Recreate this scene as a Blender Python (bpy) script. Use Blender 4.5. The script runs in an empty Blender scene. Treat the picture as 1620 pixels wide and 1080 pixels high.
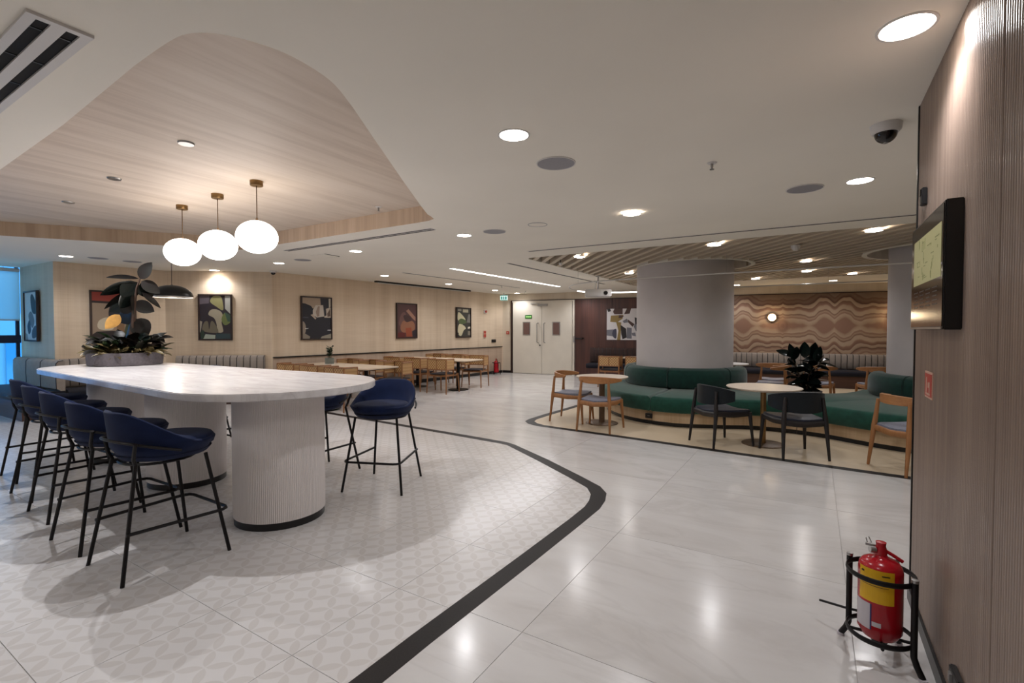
import bpy, bmesh, math, random
from mathutils import Vector, Matrix
from mathutils.geometry import tessellate_polygon

random.seed(7)
PI = math.pi
scene = bpy.context.scene
COL = scene.collection

# ------------------------------------------------------------------ camera, world, exposure
cam_d = bpy.data.cameras.new('camera')
cam = bpy.data.objects.new('camera', cam_d)
COL.objects.link(cam)
cam_d.sensor_width = 36.0
cam_d.lens = 770.0 / 1620.0 * 36.0
cam_d.clip_start = 0.05
cam_d.clip_end = 200
cam.location = (0, 0, 1.47)
cam.rotation_euler = (math.radians(90 - 1.413), 0, math.radians(31.9))
scene.camera = cam

world = bpy.data.worlds.new('world')
scene.world = world
world.use_nodes = True
bg = world.node_tree.nodes['Background']
bg.inputs[0].default_value = (0.36, 0.70, 0.95, 1)
bg.inputs[1].default_value = 2.4

vs = scene.view_settings
vs.view_transform = 'Standard'
vs.look = 'None'
vs.exposure = 0.80
vs.gamma = 1.0
vs.use_curve_mapping = False

LIGHT_W = 18.5          # watts of each recessed ceiling downlight
LIGHT_COL = (0.95, 0.955, 1.0)
CEIL = 2.66             # ceiling height
REC = 2.84              # height of the timber recess

# ------------------------------------------------------------------ material helpers
def s2l(c):
    return tuple(((v / 255.0) / 12.92 if v / 255.0 <= 0.04045 else ((v / 255.0 + 0.055) / 1.055) ** 2.4) for v in c) + (1.0,)

class NT:
    def __init__(self, name, col=(200, 200, 200), rough=0.5, metal=0.0, spec=0.5):
        self.m = bpy.data.materials.new(name)
        self.m.use_nodes = True
        self.t = self.m.node_tree
        self.b = self.t.nodes['Principled BSDF']
        self.b.inputs['Base Color'].default_value = s2l(col)
        self.b.inputs['Roughness'].default_value = rough
        self.b.inputs['Metallic'].default_value = metal
        self.b.inputs['Specular IOR Level'].default_value = spec
        self.m.diffuse_color = s2l(col)
    def n(self, ty, **kw):
        nd = self.t.nodes.new(ty)
        for k, v in kw.items():
            setattr(nd, k, v)
        return nd
    def l(self, a, b):
        self.t.links.new(a, b)
    def val(self, x, inp):
        if isinstance(x, (int, float)):
            inp.default_value = x
        else:
            self.l(x, inp)
    def math(self, op, a, b=0.0, c=None):
        nd = self.n('ShaderNodeMath', operation=op)
        self.val(a, nd.inputs[0]); self.val(b, nd.inputs[1])
        if c is not None: self.val(c, nd.inputs[2])
        return nd.outputs[0]
    def pos(self, kind='world', scale=(1, 1, 1), rot=(0, 0, 0), loc=(0, 0, 0)):
        if kind == 'world':
            src = self.n('ShaderNodeNewGeometry').outputs['Position']
        else:
            src = self.n('ShaderNodeTexCoord').outputs['Object']
        mp = self.n('ShaderNodeMapping')
        mp.inputs['Scale'].default_value = scale
        mp.inputs['Rotation'].default_value = rot
        mp.inputs['Location'].default_value = loc
        self.l(src, mp.inputs[0])
        return mp.outputs[0]
    def sep(self, v):
        s = self.n('ShaderNodeSeparateXYZ'); self.l(v, s.inputs[0]); return s.outputs
    def noise(self, v, scale=5, detail=3, rough=0.5, dist=0.0):
        nd = self.n('ShaderNodeTexNoise')
        nd.inputs['Scale'].default_value = scale
        nd.inputs['Detail'].default_value = detail
        nd.inputs['Roughness'].default_value = rough
        nd.inputs['Distortion'].default_value = dist
        if v is not None: self.l(v, nd.inputs['Vector'])
        return nd.outputs[0]
    def ramp(self, f, stops, interp='LINEAR'):
        r = self.n('ShaderNodeValToRGB')
        r.color_ramp.interpolation = interp
        els = r.color_ramp.elements
        while len(els) < len(stops): els.new(0.5)
        for e, (p, c) in zip(els, stops):
            e.position = p
            e.color = s2l(c) if not isinstance(c, (int, float)) else (c, c, c, 1)
        self.l(f, r.inputs[0])
        return r.outputs[0]
    def mix(self, f, a, b, mode='MIX'):
        nd = self.n('ShaderNodeMix', data_type='RGBA', blend_type=mode)
        self.val(f, nd.inputs[0])
        for x, i in ((a, nd.inputs[6]), (b, nd.inputs[7])):
            if isinstance(x, tuple): i.default_value = s2l(x)
            else: self.l(x, i)
        return nd.outputs[2]
    def base(self, c): self.l(c, self.b.inputs['Base Color'])
    def rough(self, c): self.l(c, self.b.inputs['Roughness'])
    def bump(self, h, strength=0.3, dist=0.01):
        nd = self.n('ShaderNodeBump')
        nd.inputs['Strength'].default_value = strength
        nd.inputs['Distance'].default_value = dist
        self.l(h, nd.inputs['Height'])
        self.l(nd.outputs[0], self.b.inputs['Normal'])

def plain(name, col, rough=0.5, metal=0.0, spec=0.5, grain=0.04, gscale=60):
    """one colour with a faint mottled variation"""
    t = NT(name, col, rough, metal, spec)
    if grain:
        n = t.noise(t.pos('obj'), gscale, 2)
        lo = tuple(max(0, c * (1 - grain)) for c in col); hi = tuple(min(255, c * (1 + grain)) for c in col)
        t.base(t.ramp(n, [(0.3, lo), (0.7, hi)]))
    return t.m

def emit(name, col, strength):
    t = NT(name, col, 0.5)
    t.b.inputs['Emission Color'].default_value = s2l(col)
    t.b.inputs['Emission Strength'].default_value = strength
    return t.m

def fabric(name, c0, c1, rough=0.95, scale=400, sheen=0.3):
    t = NT(name, c0, rough, 0, 0.2)
    p = t.pos('obj')
    n = t.noise(p, scale, 2)
    n2 = t.noise(p, 9, 3)
    f = t.math('ADD', t.math('MULTIPLY', n, 0.6), t.math('MULTIPLY', n2, 0.4))
    t.base(t.ramp(f, [(0.3, c0), (0.7, c1)]))
    t.bump(n, 0.35, 0.002)
    t.b.inputs['Sheen Weight'].default_value = sheen
    return t.m

def wood(name, c0, c1, axis='z', rough=0.45, fine=60.0, kind='obj'):
    t = NT(name, c0, rough)
    sc = {'x': (2.5, fine, fine), 'y': (fine, 2.5, fine), 'z': (fine, fine, 2.5)}[axis]
    n = t.noise(t.pos(kind, sc), 1.0, 4, 0.6, 0.4)
    n2 = t.noise(t.pos(kind, tuple(s * 0.2 for s in sc)), 1.0, 3, 0.5, 0.2)
    f = t.math('ADD', t.math('MULTIPLY', n, 0.5), t.math('MULTIPLY', n2, 0.5))
    t.base(t.ramp(f, [(0.32, c0), (0.68, c1)]))
    t.bump(n, 0.08, 0.001)
    return t.m

M = {}
def build_materials():
    # ceiling paint
    t = NT('ceiling_paint', (242, 236, 224), 0.9, 0, 0.2)
    n = t.noise(t.pos(), 1.2, 2); t.base(t.ramp(n, [(0.3, (240, 234, 222)), (0.7, (244, 238, 226))])); M['ceiling'] = t.m
    # marble tile
    t = NT('marble_tile', (206, 203, 201), 0.2, 0, 0.5)
    p = t.pos('world', (1, 1, 1))
    inf = t.n('ShaderNodeObjectInfo').outputs['Random']
    off = t.n('ShaderNodeVectorMath', operation='ADD')
    cmb = t.n('ShaderNodeCombineXYZ'); t.val(t.math('MULTIPLY', inf, 37.0), cmb.inputs[0]); t.val(t.math('MULTIPLY', inf, 91.0), cmb.inputs[1])
    t.l(p, off.inputs[0]); t.l(cmb.outputs[0], off.inputs[1])
    mp = t.n('ShaderNodeMapping'); mp.inputs['Scale'].default_value = (0.7, 2.0, 1); mp.inputs['Rotation'].default_value = (0, 0, 0.35)
    t.l(off.outputs[0], mp.inputs[0])
    n1 = t.noise(mp.outputs[0], 1.3, 6, 0.6, 0.8)
    c1 = t.ramp(n1, [(0.28, (199, 195, 192)), (0.5, (208, 205, 203)), (0.75, (214, 212, 210))])
    n2 = t.noise(mp.outputs[0], 0.8, 8, 0.55, 1.6)
    v = t.ramp(t.math('ABSOLUTE', t.math('SUBTRACT', n2, 0.5)), [(0.0, 1.0), (0.035, 0.0)])
    t.base(t.mix(t.math('MULTIPLY', v, 0.14), c1, (160, 154, 150)))
    t.rough(t.math('ADD', 0.12, t.math('MULTIPLY', n1, 0.14)))
    M['marble'] = t.m
    # patterned tile : overlapping circles turned 45 degrees to the grid of the room
    t = NT('patterned_tile', (208, 205, 203), 0.3, 0, 0.45)
    P_ = 0.667 / 4 / math.sqrt(2)
    p = t.pos('world', (1 / P_, 1 / P_, 1), (0, 0, PI / 4), (0, 0, 0))
    # shift so that the pattern registers with the tile corners
    mp2 = t.n('ShaderNodeMapping'); mp2.vector_type = 'POINT'
    ox, oy = 1.318, -1.31
    ca = math.cos(PI / 4)
    mp2.inputs['Location'].default_value = ((ox * ca - oy * ca) / P_, (ox * ca + oy * ca) / P_, 0)
    t.l(p, mp2.inputs[0])
    x, y, _ = t.sep(mp2.outputs[0])
    a = t.math('ABSOLUTE', t.math('SUBTRACT', t.math('FRACT', x), 0.5))
    b = t.math('ABSOLUTE', t.math('SUBTRACT', t.math('FRACT', y), 0.5))
    ia = t.math('SUBTRACT', 1.0, a); ib = t.math('SUBTRACT', 1.0, b)
    d1 = t.math('ADD', t.math('MULTIPLY', ia, ia), t.math('MULTIPLY', b, b))
    d2 = t.math('ADD', t.math('MULTIPLY', a, a), t.math('MULTIPLY', ib, ib))
    d = t.math('MINIMUM', d1, d2)
    f = t.ramp(d, [(0.455, 1.0), (0.475, 0.0)])
    n = t.noise(t.pos('world', (1, 1, 1)), 2.0, 5, 0.6)
    cA = t.ramp(n, [(0.3, (208, 205, 203)), (0.7, (214, 211, 210))])
    cB = t.ramp(n, [(0.3, (199, 194, 191)), (0.7, (205, 201, 198))])
    t.base(t.mix(f, cA, cB))
    t.rough(t.math('ADD', 0.17, t.math('MULTIPLY', n, 0.12)))
    M['pattern'] = t.m
    M['grout'] = plain('grout', (182, 177, 173), 0.85)
    # terrazzo
    t = NT('cream_terrazzo', (205, 187, 160), 0.35)
    vo = t.n('ShaderNodeTexVoronoi'); vo.inputs['Scale'].default_value = 90
    t.l(t.pos(), vo.inputs['Vector'])
    t.base(t.mix(t.math('MULTIPLY', t.ramp(vo.outputs['Distance'], [(0.1, 1.0), (0.35, 0.0)]), 0.25), (212, 193, 165), (180, 158, 130)))
    M['terrazzo'] = t.m
    t = NT('black_granite', (32, 26, 25), 0.5, 0, 0.3)
    n = t.noise(t.pos(), 180, 2); t.base(t.ramp(n, [(0.4, (20, 16, 15)), (0.75, (36, 30, 29))])); M['granite'] = t.m
    # timber ceiling : streaks running along the recess
    def streaks(name, c, sc, rough=0.6, kind='world', amt=1.0):
        t = NT(name, c[1], rough)
        n = t.noise(t.pos(kind, sc), 1.0, 3, 0.55, 0.25)
        sc2 = tuple(s * 5 for s in sc)
        n2 = t.noise(t.pos(kind, sc2), 1.0, 3, 0.5)
        f = t.math('ADD', t.math('MULTIPLY', n, 0.75), t.math('MULTIPLY', n2, 0.25))
        t.base(t.ramp(f, [(0.36, c[0]), (0.5, c[1]), (0.64, c[2])]))
        t.bump(n2, 0.05, 0.002)
        return t.m
    M['wood_ceiling'] = streaks('timber_ceiling', ((196, 180, 164), (207, 192, 176), (213, 199, 184)), (7.5, 0.5, 1))
    M['wood_fascia'] = streaks('timber_fascia', ((178, 154, 130), (193, 169, 144), (202, 180, 156)), (9, 9, 0.35))
    # linen wall panel
    def linen(name, c, kind='world'):
        t = NT(name, c[1], 0.75, 0, 0.3)
        n = t.noise(t.pos(kind, (5.5, 5.5, 0.12)), 1.0, 2, 0.5)
        n1 = t.noise(t.pos(kind, (45, 45, 0.6)), 1.0, 2, 0.5)
        n2 = t.noise(t.pos(kind, (2, 2, 45)), 1.0, 3, 0.5)
        n3 = t.noise(t.pos(kind, (0.7, 0.7, 9)), 1.0, 2, 0.5)
        f = t.math('ADD', t.math('ADD', t.math('MULTIPLY', n, 0.45), t.math('MULTIPLY', n1, 0.2)), t.math('ADD', t.math('MULTIPLY', n2, 0.18), t.math('MULTIPLY', n3, 0.17)))
        t.base(t.ramp(f, [(0.36, c[0]), (0.5, c[1]), (0.64, c[2])]))
        t.bump(n1, 0.1, 0.002)
        return t.m
    M['linen'] = linen('linen_panel', ((201, 180, 155), (213, 193, 168), (221, 203, 180)))
    M['wainscot'] = linen('wainscot_panel', ((170, 148, 129), (184, 162, 142), (194, 172, 152)))
    M['soffit'] = linen('soffit_panel', ((198, 184, 164), (208, 194, 174), (214, 201, 182)))
    # reeded taupe wall
    t = NT('reeded_taupe', (150, 128, 112), 0.2, 0, 0.5)
    n = t.noise(t.pos('world', (30, 30, 0.5)), 1.0, 3, 0.5)
    n2 = t.noise(t.pos('world', (3, 3, 0.3)), 1.0, 2)
    f = t.math('ADD', t.math('MULTIPLY', n, 0.5), t.math('MULTIPLY', n2, 0.5))
    t.base(t.ramp(f, [(0.36, (126, 108, 96)), (0.64, (146, 127, 114))])); M['reeded'] = t.m
    # dark brown veneer
    t = NT('dark_veneer', (70, 42, 34), 0.4)
    n = t.noise(t.pos('world', (7, 7, 0.25)), 1.0, 3, 0.6); n2 = t.noise(t.pos('world', (90, 90, 1.2)), 1.0, 2)
    f = t.math('ADD', t.math('MULTIPLY', n, 0.6), t.math('MULTIPLY', n2, 0.4))
    t.base(t.ramp(f, [(0.35, (58, 30, 25)), (0.65, (94, 55, 44))])); M['brown'] = t.m
    M['brown_base'] = wood('bench_walnut', (64, 42, 34), (92, 62, 50), 'x')
    M['beige_plinth'] = linen('plinth_laminate', ((180, 154, 122), (200, 174, 142), (212, 188, 156)))
    # mural
    t = NT('mural_print', (150, 110, 80), 0.7)
    x, y, z = t.sep(t.pos('obj'))
    sm = t.math('PINGPONG', t.math('ADD', x, 0.13), 1.19)
    zc = t.math('SUBTRACT', z, 1.57)
    za = t.math('ABSOLUTE', zc)
    cmb = t.n('ShaderNodeCombineXYZ'); t.val(sm, cmb.inputs[0]); t.val(t.math('MULTIPLY', za, 0.35), cmb.inputs[1])
    nn = t.noise(cmb.outputs[0], 2.3, 1.5, 0.4, 0.1)
    nf = t.noise(cmb.outputs[0], 7.0, 2, 0.5)
    wav = t.math('MULTIPLY', t.math('SINE', t.math('MULTIPLY', sm, 5.28)), 0.07)
    wav2 = t.math('MULTIPLY', t.math('SINE', t.math('ADD', t.math('MULTIPLY', sm, 10.6), 1.0)), 0.022)
    h = t.math('ADD', za, t.math('MULTIPLY', t.math('SUBTRACT', nn, 0.5), 0.52))
    h = t.math('ADD', t.math('ADD', h, wav), t.math('ADD', wav2, t.math('MULTIPLY', t.math('SUBTRACT', nf, 0.5), 0.03)))
    dx = t.math('MULTIPLY', sm, 1.25)
    r = t.math('SQRT', t.math('ADD', t.math('MULTIPLY', dx, dx), t.math('MULTIPLY', zc, zc)))
    kn = t.math('SINE', t.math('MULTIPLY', r, 60.0))
    knm = t.ramp(r, [(0.16, 1.0), (0.24, 0.0)])
    L1_, L2_, D1, D2, D3 = (172, 149, 126), (160, 135, 112), (136, 103, 85), (118, 86, 70), (92, 64, 52)
    band = t.ramp(h, [(0.0, D1), (0.05, D1), (0.10, L2_), (0.17, L1_), (0.20, D1), (0.245, L2_), (0.29, D2), (0.31, L1_), (0.39, L1_), (0.43, D1), (0.49, D2), (0.51, L1_), (0.57, L2_), (0.60, D3), (0.625, D1), (0.68, L2_), (0.74, D1), (0.76, L1_), (0.90, L2_)])
    knc = t.mix(t.math('ADD', t.math('MULTIPLY', kn, 0.25), 0.5), D1, D2)
    band = t.mix(t.math('MULTIPLY', knm, 0.75), band, knc)
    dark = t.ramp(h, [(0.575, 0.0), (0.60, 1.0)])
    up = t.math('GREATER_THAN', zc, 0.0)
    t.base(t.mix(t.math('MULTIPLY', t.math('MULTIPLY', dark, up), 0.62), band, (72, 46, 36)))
    M['mural'] = t.m
    # stone table top
    t = NT('white_quartz', (226, 222, 222), 0.22)
    p = t.pos('obj', (0.6, 2.5, 1))
    n = t.noise(p, 2.2, 7, 0.6, 1.0)
    v = t.ramp(t.math('ABSOLUTE', t.math('SUBTRACT', n, 0.5)), [(0.0, 1.0), (0.05, 0.0)])
    n2 = t.noise(p, 5, 4)
    t.base(t.mix(t.math('MULTIPLY', v, 0.2), t.ramp(n2, [(0.3, (214, 210, 210)), (0.7, (232, 229, 229))]), (160, 152, 150)))
    M['quartz'] = t.m
    M['flute'] = plain('fluted_white', (228, 221, 218), 0.6, grain=0)
    M['pillar'] = plain('pillar_paint', (196, 189, 187), 0.55, grain=0.015, gscale=3)
    M['black_metal'] = plain('black_metal', (15, 11, 12), 0.45, 0.0, 0.3, grain=0)
    M['black'] = plain('black_plastic', (16, 14, 15), 0.35, grain=0)
    M['black_matt'] = plain('black_matt', (14, 11, 11), 0.9, grain=0)
    M['navy'] = fabric('navy_wool', (12, 21, 48), (24, 38, 74), 0.95, 400, 0.08)
    M['dark_seat'] = fabric('charcoal_seat', (38, 33, 36), (54, 48, 52), 0.8, 200, 0.1)
    M['navy_seat'] = fabric('navy_vinyl', (17, 17, 27), (26, 27, 40), 0.6, 100, 0.1)
    M['grey_seat'] = fabric('grey_leather', (112, 114, 128), (132, 134, 148), 0.5, 60, 0.1)
    M['slate_seat'] = fabric('slate_leather', (34, 38, 50), (46, 51, 66), 0.45, 60, 0.1)
    M['slate_back'] = fabric('dark_slate_leather', (17, 22, 26), (26, 32, 37), 0.45, 60, 0.1)
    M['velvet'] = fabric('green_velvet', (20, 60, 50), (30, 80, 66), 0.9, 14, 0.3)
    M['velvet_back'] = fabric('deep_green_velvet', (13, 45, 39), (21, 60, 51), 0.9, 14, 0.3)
    M['channel'] = fabric('grey_ribbed_fabric', (140, 130, 122), (160, 150, 141), 0.95, 300, 0.1)
    M['channel_dark'] = fabric('dark_ribbed_fabric', (60, 46, 44), (78, 62, 58), 0.95, 300, 0.1)
    M['oak'] = wood('honey_oak', (142, 94, 54), (172, 120, 74), 'z')
    M['oak_x'] = wood('honey_oak_rail', (150, 100, 58), (182, 128, 80), 'x')
    M['teak'] = wood('rattan_chair_wood', (128, 84, 48), (158, 108, 66), 'z')
    t = NT('woven_cane', (186, 146, 96), 0.6)
    x, y, z = t.sep(t.pos('obj', (95, 95, 95)))
    wv = t.math('MULTIPLY', t.math('SINE', x), t.math('SINE', z))
    t.base(t.ramp(t.math('ADD', t.math('MULTIPLY', wv, 0.5), 0.5), [(0.3, (150, 108, 64)), (0.7, (200, 162, 112))]))
    t.bump(wv, 0.3, 0.002); M['cane'] = t.m
    M['laminate'] = plain('pale_laminate', (216, 196, 172), 0.35, grain=0.02, gscale=20)
    M['round_top'] = plain('cream_round_top', (222, 206, 188), 0.35, grain=0.02, gscale=20)
    M['brass'] = plain('brushed_brass', (150, 118, 76), 0.35, 0.85, grain=0.03)
    M['bronze'] = plain('bronze_paint', (112, 90, 68), 0.45, 0.4, grain=0.03)
    M['white_plastic'] = plain('white_plastic', (214, 210, 206), 0.45, grain=0)
    M['grey_mesh'] = plain('grey_grille', (150, 148, 152), 0.7, grain=0.06, gscale=300)
    M['silver'] = plain('silver_metal', (170, 168, 166), 0.3, 0.9, grain=0)
    M['door_white'] = plain('door_laminate', (216, 208, 194), 0.5, grain=0.01, gscale=4)
    M['frame_dark'] = wood('dark_frame', (34, 20, 16), (52, 32, 26), 'z')
    M['ebony'] = wood('ebonised_wood', (18, 15, 16), (30, 24, 25), 'z')
    M['slat'] = wood('pale_slat', (188, 172, 150), (206, 190, 168), 'x', 0.6, 30)
    M['void'] = plain('ceiling_void', (62, 50, 42), 0.95, grain=0.05)
    M['planter'] = plain('grey_planter', (98, 92, 96), 0.8, grain=0.08, gscale=40)
    M['sage_pot'] = plain('sage_pot', (112, 116, 108), 0.6)
    M['soil'] = plain('potting_soil', (50, 34, 24), 0.95, grain=0.3)
    t = NT('rubber_leaf', (24, 18, 15), 0.42, 0, 0.35); n = t.noise(t.pos('obj'), 6, 2)
    t.base(t.ramp(n, [(0.35, (24, 15, 14)), (0.65, (20, 24, 18))])); M['leaf_dark'] = t.m
    M['leaf_black'] = plain('glossy_dark_leaf', (16, 23, 21), 0.14, grain=0.2, gscale=8)
    M['leaf_green'] = plain('green_leaf', (42, 60, 38), 0.4, grain=0.25, gscale=10)
    M['leaf_olive'] = plain('olive_leaf', (104, 92, 60), 0.45, grain=0.25, gscale=10)
    M['leaf_yellow'] = plain('yellow_leaf', (206, 156, 84), 0.4, grain=0.1, gscale=10)
    M['stem'] = plain('plant_stem', (66, 46, 34), 0.7)
    M['red'] = plain('extinguisher_red', (172, 14, 30), 0.22, grain=0)
    M['yellow'] = plain('yellow_label', (226, 176, 20), 0.45, grain=0)
    M['label_white'] = plain('white_label', (196, 190, 196), 0.5, grain=0)
    M['sign_red'] = plain('sign_red', (178, 62, 48), 0.5, grain=0)
    M['sign_rim'] = plain('sign_cream', (208, 168, 148), 0.5, grain=0)
    M['lamp_on'] = emit('downlight_glow', (255, 246, 236), 14)
    M['lamp_cool'] = emit('cool_downlight_glow', (250, 246, 255), 14)
    M['globe_on'] = emit('globe_glow', (255, 246, 238), 4.6)
    M['strip_on'] = emit('strip_glow', (255, 250, 242), 5)
    M['sconce_on'] = emit('sconce_glow', (255, 236, 200), 6)
    M['glass_screen'] = NT('screen_glass', (24, 18, 17), 0.12).m
    M['screen_page'] = emit('screen_page', (168, 164, 118), 0.11)
    M['screen_ink'] = emit('screen_ink', (104, 108, 60), 0.15)
    M['green_sign'] = plain('green_sign', (30, 110, 30), 0.5, grain=0)
    M['green_text'] = emit('green_sign_text', (190, 240, 150), 0.3)
    M['exit_on'] = emit('exit_sign_glow', (225, 255, 250), .5)
    M['exit_teal'] = emit('exit_sign_teal', (0, 130, 120), 0.3)
    M['vision'] = plain('vision_panel', (112, 84, 76), 0.3, grain=0.1, gscale=100)
    t = NT('window_glass', (200, 225, 235), 0.02); t.b.inputs['Transmission Weight'].default_value = 1.0; t.b.inputs['IOR'].default_value = 1.02; M['glass'] = t.m
    t = NT('roller_blind', (215, 225, 230), 0.9); t.b.inputs['Transmission Weight'].default_value = 0.0
    tr = t.n('ShaderNodeBsdfTranslucent'); tr.inputs[0].default_value = (0.8, 0.85, 0.85, 1)
    mx = t.n('ShaderNodeMixShader'); mx.inputs[0].default_value = 0.9
    out = [n for n in t.t.nodes if n.type == 'OUTPUT_MATERIAL'][0]
    t.l(t.b.outputs[0], mx.inputs[1]); t.l(tr.outputs[0], mx.inputs[2]); t.l(mx.outputs[0], out.inputs[0]); M['blind'] = t.m
    M['facade'] = plain('facade_panel', (96, 140, 168), 0.6)
    M['facade_glass'] = NT('facade_glass', (60, 120, 170), 0.1).m
    M['window_frame'] = plain('window_frame', (24, 34, 62), 0.5, grain=0)
    t = NT('art_print', (128, 128, 128), 0.55)
    at = t.n('ShaderNodeAttribute'); at.attribute_name = 'Col'
    t.base(at.outputs['Color']); M['art'] = t.m
build_materials()

# ------------------------------------------------------------------ mesh helpers
class G:
    def __init__(s): s.v = []; s.f = []; s.m = []
    def add(s, vs, fs, m=0):
        o = len(s.v); s.v += [tuple(p) for p in vs]; s.f += [tuple(i + o for i in f) for f in fs]; s.m += [m] * len(fs); return s
    def box(s, c, d, rz=0, m=0):
        x, y, z = (k / 2 for k in d); ca, sa = math.cos(rz), math.sin(rz)
        P = []
        for a, b, e in ((-x, -y, -z), (x, -y, -z), (x, y, -z), (-x, y, -z), (-x, -y, z), (x, -y, z), (x, y, z), (-x, y, z)):
            P.append((c[0] + a * ca - b * sa, c[1] + a * sa + b * ca, c[2] + e))
        return s.add(P, [(0, 3, 2, 1), (4, 5, 6, 7), (0, 1, 5, 4), (1, 2, 6, 5), (2, 3, 7, 6), (3, 0, 4, 7)], m)
    def tube(s, pts, r, n=8, closed=False, m=0, flat=None):
        pts = [Vector(p) for p in pts]; N_ = len(pts)
        rs = r if isinstance(r, (list, tuple)) else [r] * N_
        rings = []; prev = None
        for i, p in enumerate(pts):
            if closed: t = pts[(i + 1) % N_] - pts[i - 1]
            else: t = pts[min(i + 1, N_ - 1)] - pts[max(i - 1, 0)]
            t.normalize()
            if prev is None:
                u = t.cross(Vector((0, 0, 1)))
                if u.length < 1e-3: u = t.cross(Vector((0, 1, 0)))
            else:
                u = prev - t * prev.dot(t)
            u.normalize(); prev = u; w = t.cross(u)
            k = flat if flat else (1, 1)
            rings.append([p + (u * math.cos(a) * k[0] + w * math.sin(a) * k[1]) * rs[i] for a in [2 * PI * j / n for j in range(n)]])
        return s.loft(rings, n, closed, m)
    def loft(s, rings, n=None, closed=False, m=0, cap=True):
        n = n or len(rings[0]); V_ = [p for r in rings for p in r]; F_ = []
        R_ = len(rings)
        for i in range(R_ if closed else R_ - 1):
            a, b = i * n, ((i + 1) % R_) * n
            for j in range(n):
                k = (j + 1) % n
                F_.append((a + j, a + k, b + k, b + j))
        if not closed and cap:
            F_.append(tuple(range(n - 1, -1, -1))); F_.append(tuple((R_ - 1) * n + j for j in range(n)))
        return s.add(V_, F_, m)
    def cyl(s, p0, p1, r0, r1=None, n=16, m=0):
        return s.tube([p0, p1], [r0, r0 if r1 is None else r1], n, m=m)
    def lathe(s, prof, n=32, c=(0, 0, 0), m=0, sx=1, sy=1):
        rings = [[(c[0] + r * sx * math.cos(a), c[1] + r * sy * math.sin(a), c[2] + z) for a in [2 * PI * j / n for j in range(n)]] for r, z in prof]
        return s.loft(rings, n, m=m)
    def prism(s, poly, z0, z1, m=0):
        n = len(poly)
        V_ = [(p[0], p[1], z0) for p in poly] + [(p[0], p[1], z1) for p in poly]
        F_ = [(i, (i + 1) % n, n + (i + 1) % n, n + i) for i in range(n)]
        if n > 4:
            for a, b, c in tessellate_polygon([[Vector((p[0], p[1], 0)) for p in poly]]):
                F_.append((a, c, b)); F_.append((n + a, n + b, n + c))
        else:
            F_ += [tuple(range(n - 1, -1, -1)), tuple(range(n, 2 * n))]
        return s.add(V_, F_, m)

def build(name, g, mat, parent=None, loc=(0, 0, 0), rz=0.0, bevel=0, subsurf=0, sharp=40, fix=True):
    me = bpy.data.meshes.new(name)
    me.from_pydata(g.v, [], g.f)
    mats = mat if isinstance(mat, (list, tuple)) else [mat]
    for m in mats: me.materials.append(m)
    if len(mats) > 1:
        me.polygons.foreach_set('material_index', g.m)
    if fix:
        bm = bmesh.new(); bm.from_mesh(me)
        bmesh.ops.recalc_face_normals(bm, faces=bm.faces)
        if bevel:
            es = [e for e in bm.edges if len(e.link_faces) == 2 and e.calc_face_angle(0) > 0.6]
            bmesh.ops.bevel(bm, geom=es, offset=bevel, segments=2, affect='EDGES', clamp_overlap=True)
        bm.to_mesh(me); bm.free()
    me.polygons.foreach_set('use_smooth', [True] * len(me.polygons))
    me.set_sharp_from_angle(angle=math.radians(sharp))
    me.update()
    o = bpy.data.objects.new(name, me)
    COL.objects.link(o)
    if parent: o.parent = parent
    o.location = loc; o.rotation_euler = (0, 0, rz)
    if subsurf:
        md = o.modifiers.new('sub', 'SUBSURF'); md.levels = subsurf; md.render_levels = subsurf
    return o

def tag(o, label=None, cat=None, group=None, kind=None):
    if label: o['label'] = label
    if cat: o['category'] = cat
    if group: o['group'] = group
    if kind: o['kind'] = kind
    return o

def thing(name, label, cat, loc=(0, 0, 0), rz=0.0, group=None):
    o = bpy.data.objects.new(name, None)
    o.empty_display_size = 0.1
    COL.objects.link(o); o.location = loc; o.rotation_euler = (0, 0, rz)
    return tag(o, label, cat, group)

def struct(name, g, mat, parent=None, **kw):
    o = build(name, g, mat, parent, **kw)
    if parent is None: o['kind'] = 'structure'
    return o

def dup(root, loc, rz, label=None, group=None):
    r = root.copy(); COL.objects.link(r); r.location = loc; r.rotation_euler = (0, 0, rz)
    if label: r['label'] = label
    if group: r['group'] = group
    for ch in list(root.children):
        c = ch.copy(); COL.objects.link(c); c.parent = r
        for gg in list(ch.children):
            d = gg.copy(); COL.objects.link(d); d.parent = c
    return r

def piece(proto, loc, rz=0.0, parent=None):
    c = proto.copy(); COL.objects.link(c); c.location = loc; c.rotation_euler = (0, 0, rz)
    if parent: c.parent = parent
    return c

def sub(a, b): return (b[0] - a[0], b[1] - a[1])
def lerp2(a, b, t): return (a[0] + (b[0] - a[0]) * t, a[1] + (b[1] - a[1]) * t)

def spline(pts, n=6, closed=False):
    """Catmull-Rom through 2-D or 3-D points"""
    P = [Vector(p) for p in pts]; N_ = len(P); out = []
    rng = range(N_) if closed else range(N_ - 1)
    for i in rng:
        if closed: a, b, c, d = P[i - 1], P[i], P[(i + 1) % N_], P[(i + 2) % N_]
        else: a, b, c, d = P[max(i - 1, 0)], P[i], P[i + 1], P[min(i + 2, N_ - 1)]
        for k in range(n):
            t = k / n
            out.append(0.5 * ((2 * b) + (c - a) * t + (2 * a - 5 * b + 4 * c - d) * t * t + (3 * b - a - 3 * c + d) * t ** 3))
    if not closed: out.append(P[-1])
    return [tuple(p) for p in out]

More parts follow.
